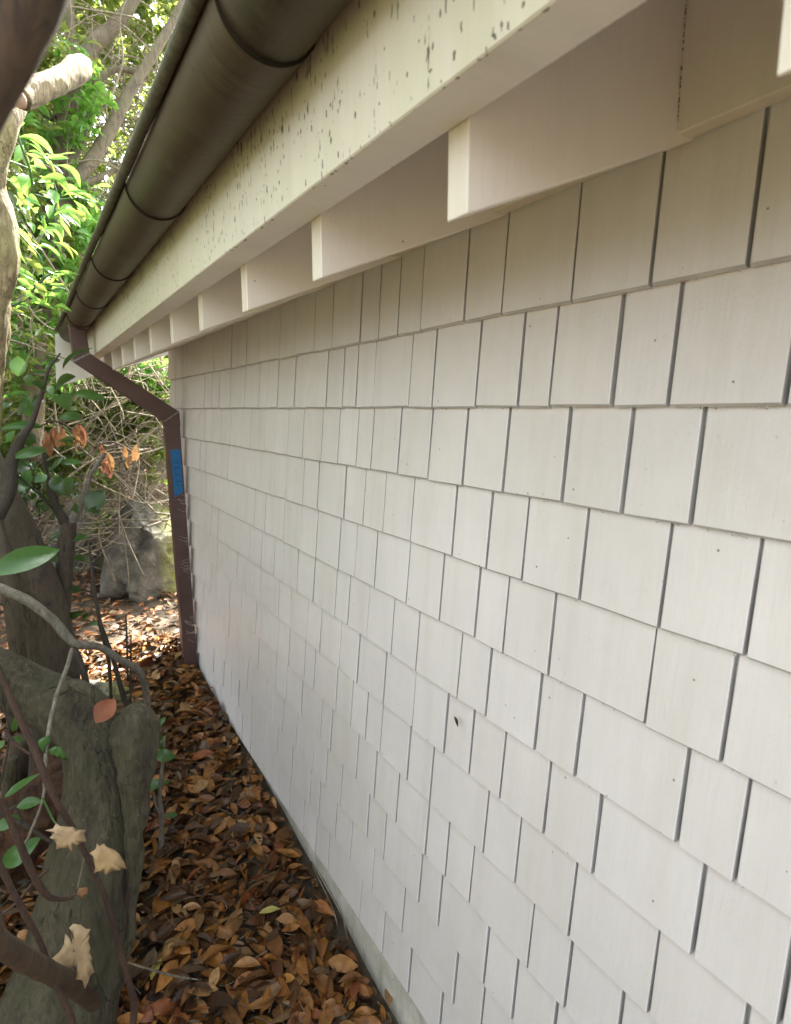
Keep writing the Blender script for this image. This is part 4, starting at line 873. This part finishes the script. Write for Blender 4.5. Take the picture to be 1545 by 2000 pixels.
# bare twigs: nobody could count them
def twigs(name, n, gen, matl, label, sides=4):
    Vs, Qs, off = [], [], 0
    for i in range(n):
        pts, r0, r1 = gen(i); s = catmull(pts, 4); r = np.linspace(r0, r1, len(s))
        v, f = tube_data(s, r, sides, 0, 0, 1, False); Vs.append(np.array(v)); Qs.append(np.array(f)+off); off += len(v)
    o = np_mesh(name, np.vstack(Vs), np.vstack(Qs), matl); return tag(o, label, 'twigs', None, 'stuff')
twigs('litter_twigs', 240, lambda i: ground_twig(rng.uniform(-.4, .8), rng.uniform(1.3, 4.4)), M['twig_pale'], 'thin broken twigs lying on the brown leaf litter')
def gen_thicket(i):
    px, py, Y = rng.uniform(110, 345), rng.uniform(800, 1090), rng.uniform(5.4, 7.2)
    p = Q(px, py, Y); a = rng.gauss(.55, .5); L_ = rng.uniform(.25, .8)
    d = Vector((math.cos(a), rng.uniform(-.4, .4), math.sin(a)))*L_
    if rng.random() < .25: d.x = -d.x
    c = Vector((rng.gauss(0, .05), rng.gauss(0, .05), rng.gauss(0, .06)))
    P = [p-d*.5, p-d*.15+c, p+d*.2+c*1.2, p+d*.5+Vector((0, 0, rng.uniform(-.05, .1)))]
    P = [tuple(v) for v in P]
    return P, rng.uniform(.003, .011), .002
twigs('twig_thicket', 560, gen_thicket, M['twig_pale'], 'tangle of bare pale twigs behind the downspout')
def gen_upper(i):
    px, py, Y = rng.uniform(20, 345), rng.uniform(-20, 760), rng.uniform(4.7, 6.6)
    if i % 3 == 0: px, py, Y = rng.uniform(0, 330), rng.uniform(560, 800), rng.uniform(5.4, 7)
    p = Q(px, py, Y)
    if p.x > .15 and p.y < 5.3: p.y = 5.6
    a = rng.uniform(0, 2*math.pi); L_ = rng.uniform(.25, 1.0)
    d = Vector((math.cos(a), rng.uniform(-.4, .4)*.5, math.sin(a)))*L_
    c = Vector((rng.gauss(0, .07), rng.gauss(0, .04), rng.gauss(0, .07)))
    return [tuple(p-d*.5), tuple(p-d*.15+c), tuple(p+d*.2-c), tuple(p+d*.5)], rng.uniform(.004, .010), .0022
twigs('bare_twigs', 480, gen_upper, M['twig_light'], 'bare pale twigs criss-crossing among the evergreen shrubs')
shrub('leafy evergreen sprays among the bare twigs behind the downspout', (280, 1040, 6.2),
      [[(270,1060,6.3,14),(285,980,6.3,11),(300,880,6.3,8),(310,800,6.3,5)], [(285,980,6.3,8),(240,900,6.3,6),(215,830,6.3,4)], [(120,1000,6.3,14),(128,930,6.3,11),(150,860,6.3,9),(170,800,6.3,6)], [(128,930,6.3,9),(118,860,6.2,8),(100,790,6.2,6)]],
      [(310,850,6.1,.24,.3,.6,560,'leaf_mid'),(215,790,6.2,.55,.3,.35,800,'leaf_mid'),(90,830,6.0,.5,.3,.45,900,'leaf_mid'),(60,930,5.6,.35,.3,.3,400,'leaf_dark'),(150,930,6.0,.35,.3,.25,300,'leaf_mid'),(330,1000,5.9,.16,.2,.2,110,'leaf_mid'),(270,735,6.2,.65,.3,.30,800,'leaf_bright'),(230,1030,6.0,.25,.2,.10,90,'leaf_mid')], M['bark_tan'])
q = Q(430, 700, 8.3); bt = thing('bank_shade_tree', 'unseen tree added behind the house to shade the bank', 'tree', (2.9, 8.2, ground(2.9, 8.2)))  # hidden tree, added to dapple the sunlit bank with shade
V, Fq = tube_data([(2.9, 8.2, ground(2.9, 8.2)-.1), (2.95, 8.25, EYE), (2.9, 8.1, EYE+2.4)], [.11, .09, .04], 12, .1, 3, 5)
setp(mesh_obj('trunk', V, Fq, M['bark_tan'], None, True), bt)
crown(bt, (2.7, 8.0, EYE+2.1), 1.9, 1.5, 1.1, 3600, M['leaf_mid'], .09, .15, .1)
# withered leaves hanging in the thicket
for (ox, oy, n, Y, lab) in ((118, 855, 16, 5.0, 'cluster of hanging withered red-brown leaves behind the sapling'), (228, 895, 11, 5.0, 'small cluster of withered brown leaves just left of the downspout')):
    t = thing('withered_spray', lab, 'dead leaves', tuple(Q(ox, oy-30, Y)), 'withered sprays in the thicket')
    limb('twig', [(ox-45,oy-20,Y,3),(ox-10,oy-32,Y,4),(ox+25,oy-15,Y,4),(ox+70,oy+20,Y,3)], M['twig_red'], t, 6, 4, .1, 2, 10)
    for j in range(n):
        a = ox+rng.uniform(-35, 40); b = oy+rng.uniform(-28, 5); p0 = Q(a, b, Y+rng.uniform(-.1, .1))
        placed_leaf(t, 'leaf', p0, p0+Vector((rng.uniform(-.05, .05), rng.uniform(-.04, .04), -rng.uniform(.09, .15))), rng.uniform(.03, .05), M['leaf_dead'])
